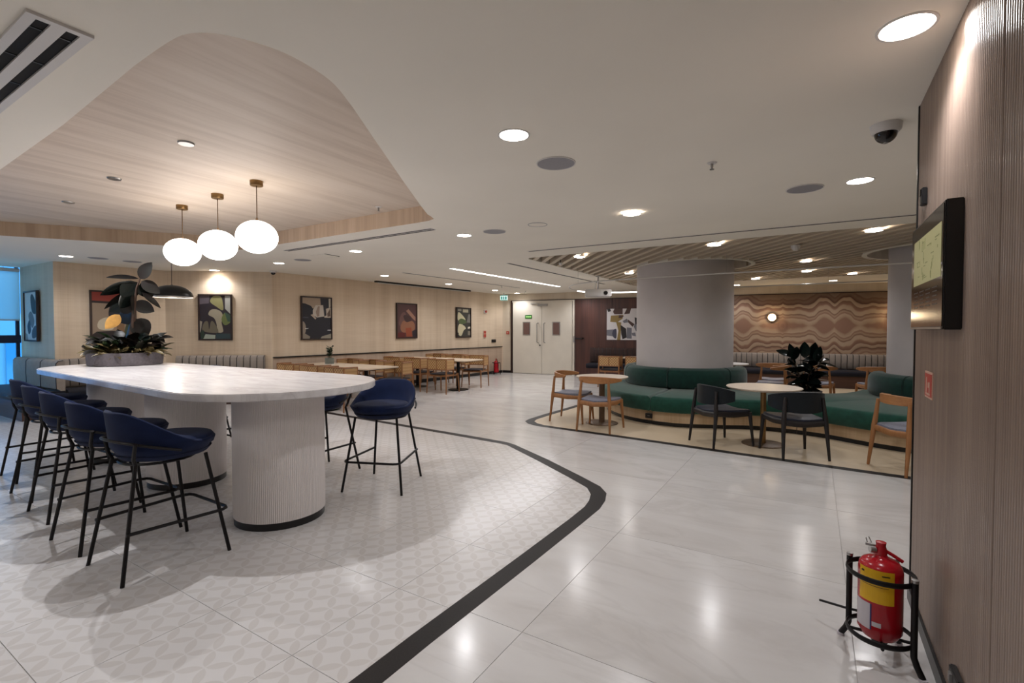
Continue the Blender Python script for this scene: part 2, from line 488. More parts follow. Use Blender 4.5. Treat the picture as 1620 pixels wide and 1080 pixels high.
def round_poly(pts, radii, n=7):
    out = []; N_ = len(pts)
    for i in range(N_):
        p = Vector(pts[i]); a = Vector(pts[i - 1]); b = Vector(pts[(i + 1) % N_]); r = radii[i]
        if r <= 0: out.append(tuple(p)); continue
        u = (a - p).normalized(); w = (b - p).normalized()
        ang = u.angle(w); d = r / math.tan(ang / 2)
        p0 = p + u * d; p1 = p + w * d
        for k in range(n + 1):
            t = k / n
            out.append(tuple((1 - t) ** 2 * p0 + 2 * t * (1 - t) * p + t * t * p1))
    return out

def clip_rect(poly, x0, y0, x1, y1):
    def cl(P, inside, inter):
        out = []
        for i in range(len(P)):
            a, b = P[i - 1], P[i]
            ia, ib = inside(a), inside(b)
            if ib:
                if not ia: out.append(inter(a, b))
                out.append(b)
            elif ia: out.append(inter(a, b))
        return out
    def ix(v): return lambda a, b: (v, a[1] + (b[1] - a[1]) * (v - a[0]) / (b[0] - a[0]))
    def iy(v): return lambda a, b: (a[0] + (b[0] - a[0]) * (v - a[1]) / (b[1] - a[1]), v)
    for f, g_ in ((lambda p: p[0] >= x0, ix(x0)), (lambda p: p[0] <= x1, ix(x1)), (lambda p: p[1] >= y0, iy(y0)), (lambda p: p[1] <= y1, iy(y1))):
        if poly: poly = cl(poly, f, g_)
    return poly

# ================================================================== THE SETTING
NEAR_Y = -2.5
L0, L1 = (-9.56, 5.95), (-9.05, 13.95)
A1, A0 = (-11.2, 4.68), (-11.3, 3.0)
P0 = (-13.0, 2.97)
RX = 0.46; RY = 3.38; FX = 4.5
BS = (15.55 - 13.95) / (2 + 9.05)            # slope of the back wall
def back(x, off=0.0): return (x, 13.95 + (x + 9.05) * BS - off)
B1 = back(FX)
ROOM = [(-13, NEAR_Y), (RX, NEAR_Y), (RX, RY), (FX, RY), B1, L1, L0, A1, A0, P0]

def slab(g, p0, p1, z0, z1, th=0.12, inset=0.0, m=0, side=None):
    """upright slab on the plan line p0-p1, thickness th away from the room; inset pushes its face into the room"""
    d = Vector(sub(p0, p1)).normalized(); nrm = Vector((-d.y, d.x))
    mid = Vector(lerp2(p0, p1, 0.5)); c = Vector(side or (-3, 6))
    if nrm.dot(mid - c) < 0: nrm = -nrm
    a, b = Vector(p0) - nrm * inset, Vector(p1) - nrm * inset
    g.prism([tuple(a), tuple(b), tuple(b + nrm * th), tuple(a + nrm * th)], z0, z1, m)
    return g

# --- floor
floor = struct('floor', G().prism([(-13.1, NEAR_Y - .1), (FX + .1, NEAR_Y - .1), (FX + .1, 16.1), (-13.1, 16.1)], -0.12, -0.004), M['grout'])
strip_in = [(-1.63, NEAR_Y), (-1.63, 1.7), (-1.61, 2.67), (-1.60, 3.40), (-1.605, 3.72), (-1.63, 3.87), (-1.68, 4.03), (-1.78, 4.18), (-2.06, 4.38), (-2.61, 4.75), (-3.30, 5.19), (-3.42, 5.22), (-3.69, 5.24), (-4.50, 5.31), (-5.84, 5.40), (-6.95, 5.47), (-9.5, 5.66)]
strip_out = [(-1.51, NEAR_Y), (-1.51, 1.7), (-1.49, 2.67), (-1.48, 3.40), (-1.48, 3.74), (-1.51, 3.94), (-1.57, 4.13), (-1.69, 4.28), (-1.99, 4.49), (-2.55, 4.86), (-3.24, 5.27), (-3.40, 5.33), (-3.69, 5.36), (-4.50, 5.42), (-5.84, 5.51), (-6.95, 5.58), (-9.5, 5.78)]
struct('trim_1', G().prism(strip_in + strip_out[::-1], -0.03, 0.001), M['granite'])
z3_out = [(4.5, 5.72), (0.79, 6.09), (0.08, 6.15), (-0.94, 6.24), (-1.74, 6.32), (-2.37, 6.38), (-3.24, 6.44), (-3.58, 6.47), (-3.78, 6.55), (-3.93, 6.71), (-3.97, 6.9), (-3.97, 7.44), (-3.93, 8.5), (-3.88, 10.5), (-3.8, 14.66)]
z3_in = [(4.5, 5.84), (0.79, 6.21), (0.08, 6.27), (-0.94, 6.36), (-1.74, 6.44), (-2.37, 6.50), (-3.24, 6.56), (-3.52, 6.59), (-3.68, 6.66), (-3.80, 6.78), (-3.85, 6.95), (-3.85, 7.44), (-3.81, 8.5), (-3.76, 10.5), (-3.68, 14.66)]
struct('trim_2', G().prism(z3_out + z3_in[::-1], -0.03, 0.001), M['granite'])
terr = build('terrazzo_field', G().prism(z3_in + [B1], -0.03, 0.0), M['terrazzo'], floor)
terr['label'] = 'cream terrazzo field inside the black border'

def tiles(zone, ox, oy, pitch, mat, box, gap=0.0015):
    """every whole tile is a copy of one mesh, the tiles at the border are cut to shape"""
    proto = None
    x0, y0, x1, y1 = box
    i0, i1 = math.floor((x0 - ox) / pitch), math.ceil((x1 - ox) / pitch)
    j0, j1 = math.floor((y0 - oy) / pitch), math.ceil((y1 - oy) / pitch)
    for i in range(i0, i1):
        for j in range(j0, j1):
            a, b = ox + i * pitch, oy + j * pitch
            poly = clip_rect([tuple(p) for p in zone], a + gap, b + gap, a + pitch - gap, b + pitch - gap)
            q = []
            for p in poly:
                if not q or (abs(p[0] - q[-1][0]) + abs(p[1] - q[-1][1])) > 1e-4: q.append(p)
            if len(q) > 1 and abs(q[0][0] - q[-1][0]) + abs(q[0][1] - q[-1][1]) < 1e-4: q.pop()
            if len(q) < 3: continue
            ar = abs(sum(q[k - 1][0] * q[k][1] - q[k][0] * q[k - 1][1] for k in range(len(q)))) / 2
            if ar < 0.002: continue
            full = ar > (pitch - 2 * gap) ** 2 * 0.9999
            if full and proto is not None:
                piece(proto, (a, b, 0), 0, floor); continue
            q = [(p[0] - a, p[1] - b) for p in q]
            o = build('tile', G().prism(q, -0.02, 0.0), mat, floor, loc=(a, b, 0))
            if full: proto = o
pat_zone = strip_in + [(-9.6, 5.9), A1, A0, P0, (-13, NEAR_Y)]
tiles(pat_zone, -1.318, 1.31 - 0.667, 0.667, M['pattern'], (-11.322, 0.645, -1.3, 5.9))
# the floor behind the photographer and far to the left carries the same tile as one slab
build('tile_field', G().prism([(-13, NEAR_Y), (-1.63, NEAR_Y), (-1.63, 0.641), (-11.325, 0.641), (-11.325, 3.0), (-13, 3.0)], -0.02, 0.0), M['pattern'], floor)
mar_zone = strip_out + [(-9.45, 6.0), (-9.05, 13.95), back(-3.8)] + z3_out[::-1][1:] + [(FX, RY), (RX, RY), (RX, NEAR_Y)]
tiles(mar_zone, -1.19, 3.365 - 1.36 * 5, 1.36, M['marble'], (-9.7, -2.6, 4.6, 15.2))

# --- ceiling with the timber recess and the slatted opening
rec = [(-9.05, 1.14), (-5.21, 1.09), (-3.73, 1.05), (-2.62, 0.99), (-2.30, 0.985), (-2.16, 1.0), (-2.06, 1.06), (-1.99, 1.17), (-1.955, 1.29), (-1.96, 1.43), (-2.0, 1.58), (-2.12, 1.79), (-2.43, 2.27), (-2.86, 2.94), (-3.25, 3.56), (-3.42, 3.84), (-3.46, 3.95), (-3.50, 4.03), (-3.60, 4.07), (-3.78, 4.08), (-4.34, 4.08), (-6.25, 4.08), (-7.15, 4.08), (-7.30, 4.05), (-7.42, 3.94), (-9.12, 1.32), (-9.14, 1.22)]
rec = rec[:3] + [(p[0], p[1]) for p in spline(rec[3:12], 4)] + rec[12:]
opn = round_poly([(-4.13, 7.06), (FX, 7.0), (FX, 13.2), (-4.2, 13.1)], [0.16, 0, 0, 0.25])
def holed(z, outer, holes):
    loops = [[Vector((p[0], p[1], 0)) for p in outer]] + [[Vector((p[0], p[1], 0)) for p in h] for h in holes]
    flat = [p for l in loops for p in l]
    g = G(); g.add([(p.x, p.y, z) for p in flat], tessellate_polygon(loops)); return g
def hem(g, loop, z0, z1):
    n = len(loop)
    return g.add([(p[0], p[1], z0) for p in loop] + [(p[0], p[1], z1) for p in loop], [(i, (i + 1) % n, n + (i + 1) % n, n + i) for i in range(n)])
gc = holed(CEIL, ROOM, [rec, opn])
ceil = struct('ceiling', gc, M['ceiling'])
gh = holed(REC + 0.16, [(-13, NEAR_Y), (FX, NEAR_Y), (FX, 16), (-13, 16)], [])
build('upper_slab', gh, M['void'], ceil)
rp = build('recess_panel', G().prism(rec, REC, REC + .02), M['wood_ceiling'], ceil); rp['label'] = 'pale timber panel of the raised ceiling recess'
fs = build('recess_fascia', hem(G(), rec, CEIL, REC + 0.005), M['wood_fascia'], ceil); fs['label'] = 'timber edge of the ceiling recess'
build('opening_edge', hem(G(), opn, CEIL, REC + .1), M['ceiling'], ceil)
vd = build('void_panel', G().prism(opn, REC, REC + .02), M['void'], ceil)
COL1, COL2, CR = (-2.13, 9.62), (1.83, 9.58), 0.87
RING = 0.98
RINGS = ((COL1[0] + .16, COL1[1] + .05), (COL2[0] - .16, COL2[1] + .05))
# slats run on the diagonal, each cut by the opening and by the rings round the pillars
dirv = Vector((1, -1.23)).normalized()
c0 = 7.06 + 1.23 * -4.13
k = 0
for i in range(1, 62):
    c = c0 + 0.31 * i
    # line Y = c - 1.23 X inside x in [-4.15, FX], y in [7.0, 13.15]
    xa = max(-4.13, (c - 13.1) / 1.23); xb = min(FX, (c - 7.05) / 1.23)
    if xb - xa < 0.05: continue
    segs = [(xa, xb)]
    for cc in RINGS:
        # intersection of the line with the ring
        A = 1 + 1.23 ** 2; B_ = -2 * cc[0] - 2 * 1.23 * (c - cc[1]); C_ = cc[0] ** 2 + (c - cc[1]) ** 2 - (RING + .02) ** 2
        D = B_ * B_ - 4 * A * C_
        if D > 0:
            r0, r1 = (-B_ - math.sqrt(D)) / 2 / A, (-B_ + math.sqrt(D)) / 2 / A
            ns = []
            for (a, b) in segs:
                if r0 > a: ns.append((a, min(b, r0)))
                if r1 < b: ns.append((max(a, r1), b))
            segs = [(a, b) for a, b in ns if b - a > 0.03]
    for a, b in segs:
        pa, pb = Vector((a, c - 1.23 * a)), Vector((b, c - 1.23 * b))
        L = (pb - pa).length; mid = (pa + pb) / 2
        build('slat', G().box((0, 0, 0), (L, 0.075, 0.09)), M['slat'], ceil, loc=(mid.x, mid.y, CEIL + 0.047), rz=math.atan2(dirv.y, dirv.x))
for cc in RINGS:
    g = G(); n = 64
    pr = [(RING, CEIL - .004), (RING + .07, CEIL - .004), (RING + .07, CEIL + .1), (RING, REC)]
    rings = [[(cc[0] + r * math.cos(a), cc[1] + r * math.sin(a), z) for a in [2 * PI * j / n for j in range(n)]] for r, z in pr]
    g.loft(rings, n, closed=True, cap=False)
    build('pillar_ring', g, M['ceiling'], ceil)

# --- walls
def wall(name, p0, p1, z0=0, z1=CEIL, mat='linen', **kw):
    return struct(name, slab(G(), p0, p1, z0, z1, **kw), M[mat])
wl = wall('wall_left', L0, L1, 0, CEIL + .3)
wsc = build('wainscot', slab(G(), L0, (-9.055, 13.87), 0.0, 0.885, th=0.02, inset=0.02), M['wainscot'], wl); wsc['label'] = 'taupe lower panel of the left wall'
build('ledge', slab(G(), L0, (-9.055, 13.87), 0.875, 0.90, th=0.045, inset=0.045), M['black'], wl)['label'] = 'thin black ledge'
wall('wall_alcove', A1, A0, 0, CEIL + .3)
wall('wall_angled', (-11.24, 4.65), L0, 0, CEIL + .3)
wall('wall_window_side', A0, P0, 0, CEIL + .3, mat='soffit', side=(-12, 0))
wall('wall_near', (-13, NEAR_Y), (RX + .4, NEAR_Y), 0, CEIL + .3, mat='ceiling')
wall('wall_far_right', (FX, RY), B1, 0, CEIL + .3, mat='linen')
wall('wall_behind', (RX + .42, RY), (FX, RY), 0, CEIL + .3, mat='soffit', side=(2, 6))
wb = wall('wall_back', (-9.15, back(-9.15)[1]), B1, 0, CEIL + .3, mat='soffit')
struct('baseboard_left', slab(G(), L0, (-9.055, 13.87), 0.0, 0.09, th=0.03, inset=0.035), M['black'])
struct('baseboard_back', slab(G(), back(-9.05), back(-8.74), 0.0, 0.08, th=0.02, inset=0.02), M['black'])

# dark veneer panels of the back wall, one piece per panel
xs = [-6.53, -5.35, -4.17, -2.99]
for a, b in zip(xs, xs[1:]):
    o = build('veneer_panel', slab(G(), back(a + .003), back(b - .003), 0.0, 2.42, th=0.03, inset=0.03), M['brown'], wb)
    o['label'] = 'dark brown veneer panel'
build('dark_trim', slab(G(), back(-8.72), back(FX), 2.42, 2.445, th=0.04, inset=0.04), M['frame_dark'], wb)
# mural : local x runs along the wall
ang = math.atan2(BS, 1)
mlen = (FX + 2.98) / math.cos(ang)
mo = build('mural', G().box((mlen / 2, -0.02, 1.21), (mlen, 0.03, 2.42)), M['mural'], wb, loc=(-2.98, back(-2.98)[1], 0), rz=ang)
mo['label'] = 'wall covering printed with wavy brown agate bands'

# --- right wall : reeded panels, black base and black end strip
wr = struct('wall_right', G().prism([(RX + .006, NEAR_Y), (RX + .42, NEAR_Y), (RX + .42, RY - .004), (RX + .006, RY - .004)], 0, CEIL + .3), M['reeded'])
def reeds(y0, y1, pitch=0.0205):
    n = int((y1 - y0) / pitch); prof = []
    for i in range(n):
        y = y0 + i * pitch
        for t, d in ((0.0, 0.0055), (0.14, 0.0010), (0.32, -0.0012), (0.5, -0.0018), (0.68, -0.0012), (0.86, 0.0010)):
            prof.append((RX + d, y + t * pitch))
    prof += [(RX + .0045, y0 + n * pitch), (RX + .006, y1), (RX + .006, y0)]
    g = G(); m = len(prof)
    g.add([(p[0], p[1], 0.0) for p in prof] + [(p[0], p[1], CEIL + .02) for p in prof], [(i, (i + 1) % m, m + (i + 1) % m, m + i) for i in range(m)])
    return g
for a, b in ((-0.46, 0.762), (0.768, 1.985), (1.991, 3.372)):
    build('reeded_panel', reeds(a, b), M['reeded'], wr, sharp=25)['label'] = 'vertically reeded taupe panel'
build('end_strip', G().box((RX + .206, RY, CEIL / 2), (0.424, 0.016, CEIL)), M['black'], wr)
struct('baseboard_right', G().box((RX - .006, (NEAR_Y + RY) / 2, 0.035), (0.014, RY - NEAR_Y, 0.07)), M['black'])

# --- window wall
struct('wall_left_window', G().box((-13.06, (NEAR_Y + 2.97) / 2, 0.05), (.12, 5.47, 0.1)), M['soffit'])
win = struct('window_1', G().box((-13.05, 0.235, 1.285), (.07, 5.47, 0.15)), M['window_frame'])
for y in (NEAR_Y + .03, -1.2, 0.2, 1.6, 2.93):
    build('mullion', G().box((-13.05, y, 1.38), (.06, .05, 2.56)), M['window_frame'], win)
build('sill', G().box((-13.03, 0.235, 0.11), (.1, 5.47, 0.04)), M['window_frame'], win)
for a, b in ((NEAR_Y + .05, -1.23), (-1.17, .17), (.23, 1.57), (1.63, 2.91)):
    build('pane', G().box((-13.06, (a + b) / 2, 0.67), (.008, b - a, 1.08)), M['glass'], win)
    build('pane', G().box((-13.06, (a + b) / 2, 2.0), (.008, b - a, 1.28)), M['glass'], win)
bl = thing('roller_blind', 'white roller blind half lowered over the tall window at far left', 'blind', (-12.96, 1.35, 2.6))
build('fabric', G().box((0, .02, -0.48), (.004, 3.16, .93)), M['blind'], bl)
build('roller', G().tube([(0, -1.56, 0), (0, 1.6, 0)], .035, 12), M['white_plastic'], bl)
build('bottom_bar', G().box((0, .02, -0.95), (.014, 3.16, .025)), M['white_plastic'], bl)
# building across the street
fb = thing('office_building', 'blue-tinted glass office building seen through the window', 'building', (-22, 0, -8))
build('wall', G().box((-.5, 6, 9), (1, 40, 26)), M['facade'], fb)
for i in range(14):
    for j in range(4):
        build('window', G().box((0.03, -10 + i * 2.2, 5.2 + j * 2.9), (.08, 1.5, 2.0)), M['facade_glass'], fb)

# --- double door in the back wall
dang = ang
dd = struct('door_1', slab(G(), back(-8.70), back(-6.55), 2.385, 2.42, th=.04, inset=.05), M['door_white'])
dx0, dx1 = -8.68, -6.58
for a, b in ((-8.72, -8.68),):
    build('dark_jamb', slab(G(), back(a - .02), back(b), 0, 2.445, th=.05, inset=.055), M['frame_dark'], dd)
build('white_jamb', slab(G(), back(-6.6), back(-6.54), 0, 2.42, th=.05, inset=.055), M['door_white'], dd)
for a, b, s in ((-8.66, -7.645, 1), (-7.635, -6.62, -1)):
    lf = build('door_leaf', slab(G(), back(a), back(b), 0.012, 2.38, th=.04, inset=.045), M['door_white'], dd)
    vx = -8.17 if s > 0 else -7.14
    fr = build('vision_frame', slab(G(), back(vx - .13), back(vx + .13), 1.28, 1.72, th=.01, inset=.055), M['silver'], lf)
    build('vision_panel', slab(G(), back(vx - .10), back(vx + .10), 1.31, 1.69, th=.008, inset=.06), M['vision'], lf)
    hx = -7.76 if s > 0 else -7.52
    p = back(hx, .13)
    build('handle', G().tube([(hx, back(hx, .05)[1], 1.68), (p[0], p[1], 1.67), (p[0], p[1], 1.05), (hx, back(hx, .05)[1], 1.04)], .016, 8), M['silver'], lf)
    if s > 0:
        build('exit_plate', slab(G(), back(-8.22), back(-7.98), 1.83, 1.95, th=.008, inset=.056), M['green_sign'], lf)['label'] = 'small green emergency plate with a light line of lettering'
        g = G()
        for q in range(6): slab(g, back(-8.19 + q * .032), back(-8.165 + q * .032), 1.875, 1.905, th=.004, inset=.06)
        build('lettering', g, M['green_text'], lf)
    build('lock', slab(G(), back(hx + s * .06 - .02), back(hx + s * .06 + .02), .93, .97, th=.012, inset=.056), M['black'], lf) if s > 0 else None
p = back(-7.75, .1); q = back(-7.42, .1)
build('closer', slab(G(), p, q, 2.24, 2.31, th=.07, inset=0.0), M['silver'], dd)
build('closer_arm', slab(G(), back(-8.0, .09), back(-7.7, .09), 2.30, 2.325, th=.02), M['silver'], dd)

# ================================================================== THE LONG BAR TABLE
tb = thing('bar_table', 'long white stone-topped bar table with rounded ends on three fluted drum legs', 'table', (-5.2, 2.31, 0))
def capsule(c0, r0, c1, r1, n=20):
    pts = []
    d = c1[0] - c0[0]; al = math.acos((r0 - r1) / -d) if abs(d) > 0 else PI / 2
    # c0 is the right end, c1 the left end
    t = math.asin((r0 - r1) / abs(d))
    for k in range(n + 1):
        a = -PI / 2 - t + (PI + 2 * t) * k / n
        pts.append((c0[0] + r0 * math.cos(a), c0[1] + r0 * math.sin(a)))
    for k in range(n + 1):
        a = PI / 2 + t + (PI - 2 * t) * k / n
        pts.append((c1[0] + r1 * math.cos(a), c1[1] + r1 * math.sin(a)))
    return pts
top = capsule((-3.66 + 5.2, 0.0), .76, (-6.89 + 5.2, 0.01), .62)
build('tabletop', G().prism(top, .998, 1.05), M['quartz'], tb, bevel=.006)
def flute_drum(r, z0, z1, nf):
    pr = []
    for i in range(nf):
        for t, dr in ((0, -.0022), (.2, 0), (.5, .001), (.8, 0)):
            a = 2 * PI * (i + t) / nf
            pr.append(((r + dr) * math.cos(a), (r + dr) * math.sin(a)))
    n = len(pr); g = G()
    g.add([(p[0], p[1], z0) for p in pr] + [(p[0], p[1], z1) for p in pr], [(i, (i + 1) % n, n + (i + 1) % n, n + i) for i in range(n)])
    return g
for x, y in ((-3.58, 2.28), (-5.19, 2.34), (-6.78, 2.40)):
    lg = build('drum_leg', flute_drum(.33, .055, .998, 156), M['flute'], tb, loc=(x + 5.2, y - 2.31, 0), sharp=25)
    build('black_base', G().lathe([(0, 0), (.325, 0), (.325, .056), (0, .056)], 48), M['black'], lg)

# ================================================================== BAR STOOLS
def make_stool(label, group):
    t = thing('bar_stool', label, 'stool', (0, 0, 0), 0, group)
    g = G(); A_, B_ = .285, .285; n = 36; rings = []
    for i in range(n + 1):
        th = math.radians(-150 + 300 * i / n); tt = abs(th) / math.radians(150)
        q_ = min(1, max(0, (tt - .12) / .62)); k = 1 - q_ * q_ * (3 - 2 * q_)
        zr = .775 + .205 * k
        shr = 1 - .06 * max(0, tt - .8) / .2
        dx, dy = math.sin(th), -math.cos(th)
        lean = .05 * k
        sec = []
        for s_, z_ in ((.55, .668), (.86, .69), (1.0, .75), (1.02 + lean * .5, (zr + .76) / 2), (1.03 + lean, zr - .012), (1.0 + lean, zr), (.93 + lean, zr - .008), (.87 + lean * .5, (zr + .76) / 2), (.82, .75), (.55, .72)):
            sec.append((A_ * s_ * shr * dx * (1 + .05 * k), B_ * s_ * shr * dy + .045, z_))
        rings.append(sec)
    g.loft(rings, 10)
    sh = build('shell', g, M['navy'], t, sharp=80)
    build('seat_cushion', G().lathe([(0, .70), (.22, .70), (.255, .725), (.265, .755), (.245, .782), (.2, .79), (0, .792)], 32, (0, .065, 0), sx=.98, sy=.98), M['navy'], t, sharp=80)
    build('seat_pan', G().lathe([(0, .655), (.17, .655), (.235, .672), (.26, .70), (0, .71)], 28, (0, .04, 0)), M['navy'], t, sharp=80)
    r = .0115
    for sx in (-1, 1):
        build('leg', G().tube([(sx * .25, -.29, 0), (sx * .165, -.185, .66), (sx * .18, -.20, .70), (sx * .225, -.205, .80)], r, 8), M['black_metal'], t)
        build('leg', G().tube([(sx * .285, .29, 0), (sx * .20, .19, .665)], r, 8), M['black_metal'], t)
    pts = []
    for i in range(19):
        th = math.radians(-84 + 168 * i / 18); k = math.cos(th * 1.0)
        pts.append((.307 * math.sin(th), -.312 * math.cos(th) + .035, .725 + .09 * max(0, k)))
    build('back_hoop', G().tube(pts, .009, 8), M['black_metal'], t)
    build('under_ring', G().tube([(.2 * math.cos(a), .2 * math.sin(a), .655) for a in [2 * PI * k / 20 for k in range(20)]], .009, 6, closed=True), M['black_metal'], t)
    fr = [(-.223, -.258, .28), (-.262, .22, .28), (-.262, .26, .28), (-.245, .292, .28), (-.21, .305, .28), (.21, .305, .28), (.245, .292, .28), (.262, .26, .28), (.262, .22, .28), (.223, -.258, .28)]
    build('footrest', G().tube(fr, .0105, 8), M['black_metal'], t)
    return t
GS = 'navy bar stools around the long table'
st = make_stool('navy upholstered bar stool nearest the photographer, at the front row right end', GS)
st.location = (-3.58, 1.44, 0)
for x, y, rz, lb in ((-4.27, 1.45, 0.02, 'navy bar stool second from the right in the front row'),
                     (-5.13, 1.53, -.02, 'navy bar stool third from the right, middle of the front row'),
                     (-5.87, 1.6, 0.03, 'navy bar stool fourth from the right in the front row'),
                     (-6.68, 1.7, 0.0, 'navy bar stool leftmost in the front row, by the blue window light'),
                     (-3.46, 3.27, math.radians(202.3), 'navy bar stool standing turned out at the right end of the long table'),
                     (-4.32, 3.2, PI, 'navy bar stool on the far side, half hidden behind the nearest drum leg'),
                     (-5.7, 3.25, PI, 'navy bar stool whose legs show between two drum legs'),
                     (-7.0, 3.3, PI, 'navy bar stool on the far side behind the leftmost drum leg')):
    dup(st, (x, y, 0), rz, lb)

# ================================================================== OAK ELBOW CHAIRS, SLATE CHAIRS, RATTAN CHAIRS
def curved_rail(w, depth, zc, h_mid, h_end, th, n=14, y0=0.0, lift=0.0):
    g = G(); rings = []
    for i in range(n + 1):
        u = -1 + 2 * i / n
        a = u * math.radians(78)
        x = w * math.sin(a) / math.sin(math.radians(78)); y = y0 - depth * (math.cos(a) - math.cos(math.radians(78))) / (1 - math.cos(math.radians(78)))
        nx, ny = math.sin(a), -math.cos(a)
        h = h_end + (h_mid - h_end) * max(0, 1 - abs(u) ** 2.2); z = zc + lift * u * u
        t = th * (1 - .25 * abs(u))
        rings.append([(x - nx * t / 2, y - ny * t / 2, z - h / 2 + .006), (x, y, z - h / 2), (x + nx * t / 2, y + ny * t / 2, z - h / 2 + .006), (x + nx * t / 2, y + ny * t / 2, z + h / 2 - .006), (x, y, z + h / 2), (x - nx * t / 2, y - ny * t / 2, z + h / 2 - .006)])
    return g.loft(rings, 6)
def saddle(w0, w1, d, z, th, dip=.02, n=8):
    """upholstered seat: w0 rear half width, w1 front half width"""
    g = G(); rings = []
    for i in range(n + 1):
        v = -1 + 2 * i / n; y = v * d
        w = (w0 + (w1 - w0) * (v + 1) / 2) * (1 - .10 * abs(v) ** 6); e = th * (1 - .45 * abs(v) ** 6)
        up = []; lo = []
        for k in range(9):
            u = -1 + 2 * k / 8; x = u * w
            zz = z - dip * (1 - u * u) + .008 * abs(v) ** 2
            ee = e * (1 - .5 * abs(u) ** 5)
            up.append((x, y, zz - (th - ee) * .5)); lo.append((x, y, zz - th * .5 - ee * .5))
        rings.append(up + lo[::-1])
    return g.loft(rings, 18)
def make_elbow(label, group=None, kind='oak'):
    oak = kind == 'oak'
    wd, wx = (M['oak'], M['oak_x']) if oak else (M['ebony'], M['ebony'])
    t = thing('elbow_chair' if oak else 'padded_chair', label, 'chair', (0, 0, 0), 0, group)
    build('seat', saddle(.215, .262, .245, .485, .082, .026), M['grey_seat'] if oak else M['slate_seat'], t, sharp=70)
    for sx in (-1, 1):
        topz = .725 if oak else .70
        build('leg', G().tube([(sx * .25, -.29, 0), (sx * .235, -.255, .33), (sx * .228, -.245, .44), (sx * .215, -.235, .58), (sx * .205, -.225, topz)], [.014, .023, .027, .021, .017], 10), wd, t)
        build('leg', G().tube([(sx * .27, .27, 0), (sx * .25, .245, .30), (sx * .243, .235, .43)], [.014, .022, .025], 10), wd, t)
        build('side_rail', G().tube([(sx * .232, -.24, .425), (sx * .24, 0, .405), (sx * .244, .235, .415)], .017, 8, flat=(.8, 2.0)), wd, t)
    build('back_rail', G().tube([(-.23, -.245, .415), (0, -.25, .395), (.23, -.245, .415)], .017, 8, flat=(1, 2.0)), wd, t)
    build('front_rail', G().tube([(-.243, .235, .415), (0, .24, .40), (.243, .235, .415)], .016, 8, flat=(1, 1.4)), wd, t)
    if oak:
        build('backrest', curved_rail(.315, .27, .745, .105, .036, .034, y0=.0, lift=-.006), wx, t, sharp=60)
    else:
        build('backrest', curved_rail(.295, .22, .645, .25, .13, .055, y0=-.035), M['slate_back'], t, sharp=60)
    return t
e1 = make_elbow('honey oak elbow chair with grey seat seen from behind at the left round table', 'oak elbow chairs')
e1.location = (-2.68, 6.77, 0); e1.rotation_euler[2] = .02
for x, y, rz, lb in ((-3.33, 7.2, -PI / 2 + .08, 'honey oak elbow chair seen side-on, nearest the white double door'),
                     (.89, 6.49, math.radians(-57), 'honey oak elbow chair cut off by the reeded wall at right'),
                     (-.72, 11.35, .05, 'oak elbow chair behind the green sofa, rail against the striped bench'),
                     (-.70, 10.55, PI / 2, 'oak elbow chair behind the round table, turned side-on near the first pillar'),
                     (.98, 11.2, .2, 'oak elbow chair in front of the striped bench, left of the second pillar'),
                     (.05, 11.0, -.1, 'oak elbow chair almost hidden behind the dark floor plant')):
    dup(e1, (x, y, 0), rz, lb)
b1 = make_elbow('dark slate padded chair left of the brass-stemmed round table', 'dark padded chairs at the round table', 'dark')
b1.location = (-1.02, 6.75, 0); b1.rotation_euler[2] = math.radians(-44)
dup(b1, (-.2, 6.6, 0), math.radians(28), 'dark slate padded chair in front of the brass-stemmed round table, back to the aisle')

def make_rattan(label, group):
    t = thing('cane_chair', label, 'chair', (0, 0, 0), 0, group)
    build('seat', saddle(.235, .25, .24, .47, .07, .005), M['dark_seat'], t, sharp=70)
    for sx in (-1, 1):
        build('leg', G().tube([(sx * .275, -.27, 0), (sx * .262, -.25, .45), (sx * .262, -.25, .79)], [.013, .019, .016], 8), M['teak'], t)
        build('leg', G().tube([(sx * .265, .26, 0), (sx * .245, .23, .45)], [.013, .019], 8), M['teak'], t)
        build('arm_post', G().tube([(sx * .255, .05, .44), (sx * .262, .05, .79)], .012, 8), M['teak'], t)
        build('cane_panel', G().box((sx * .262, -.1, .665), (.008, .28, .21)), M['cane'], t)
        for z in (.79, .552): build('arm_rail', G().tube([(sx * .262, -.25, z), (sx * .262, .05, z - .005)], .014, 8), M['teak'], t)
    for z in (.79, .552): build('back_rail', G().tube([(-.262, -.25, z), (0, -.262, z), (.262, -.25, z)], .014, 8), M['teak'], t)
    build('back_rail', G().tube([(0, -.258, .552), (0, -.258, .79)], .01, 6), M['teak'], t)
    build('cane_panel', G().box((0, -.256, .67), (.51, .008, .22)), M['cane'], t)
    build('seat_frame', G().box((0, 0, .415), (.49, .48, .05)), M['teak'], t, bevel=.006)
    return t
GR = 'cane-backed chairs at the dining tables'
r1 = make_rattan('cane-backed chair nearest the aisle on the near side of the first dining table', GR)
r1.location = (-7.3, 5.95, 0)
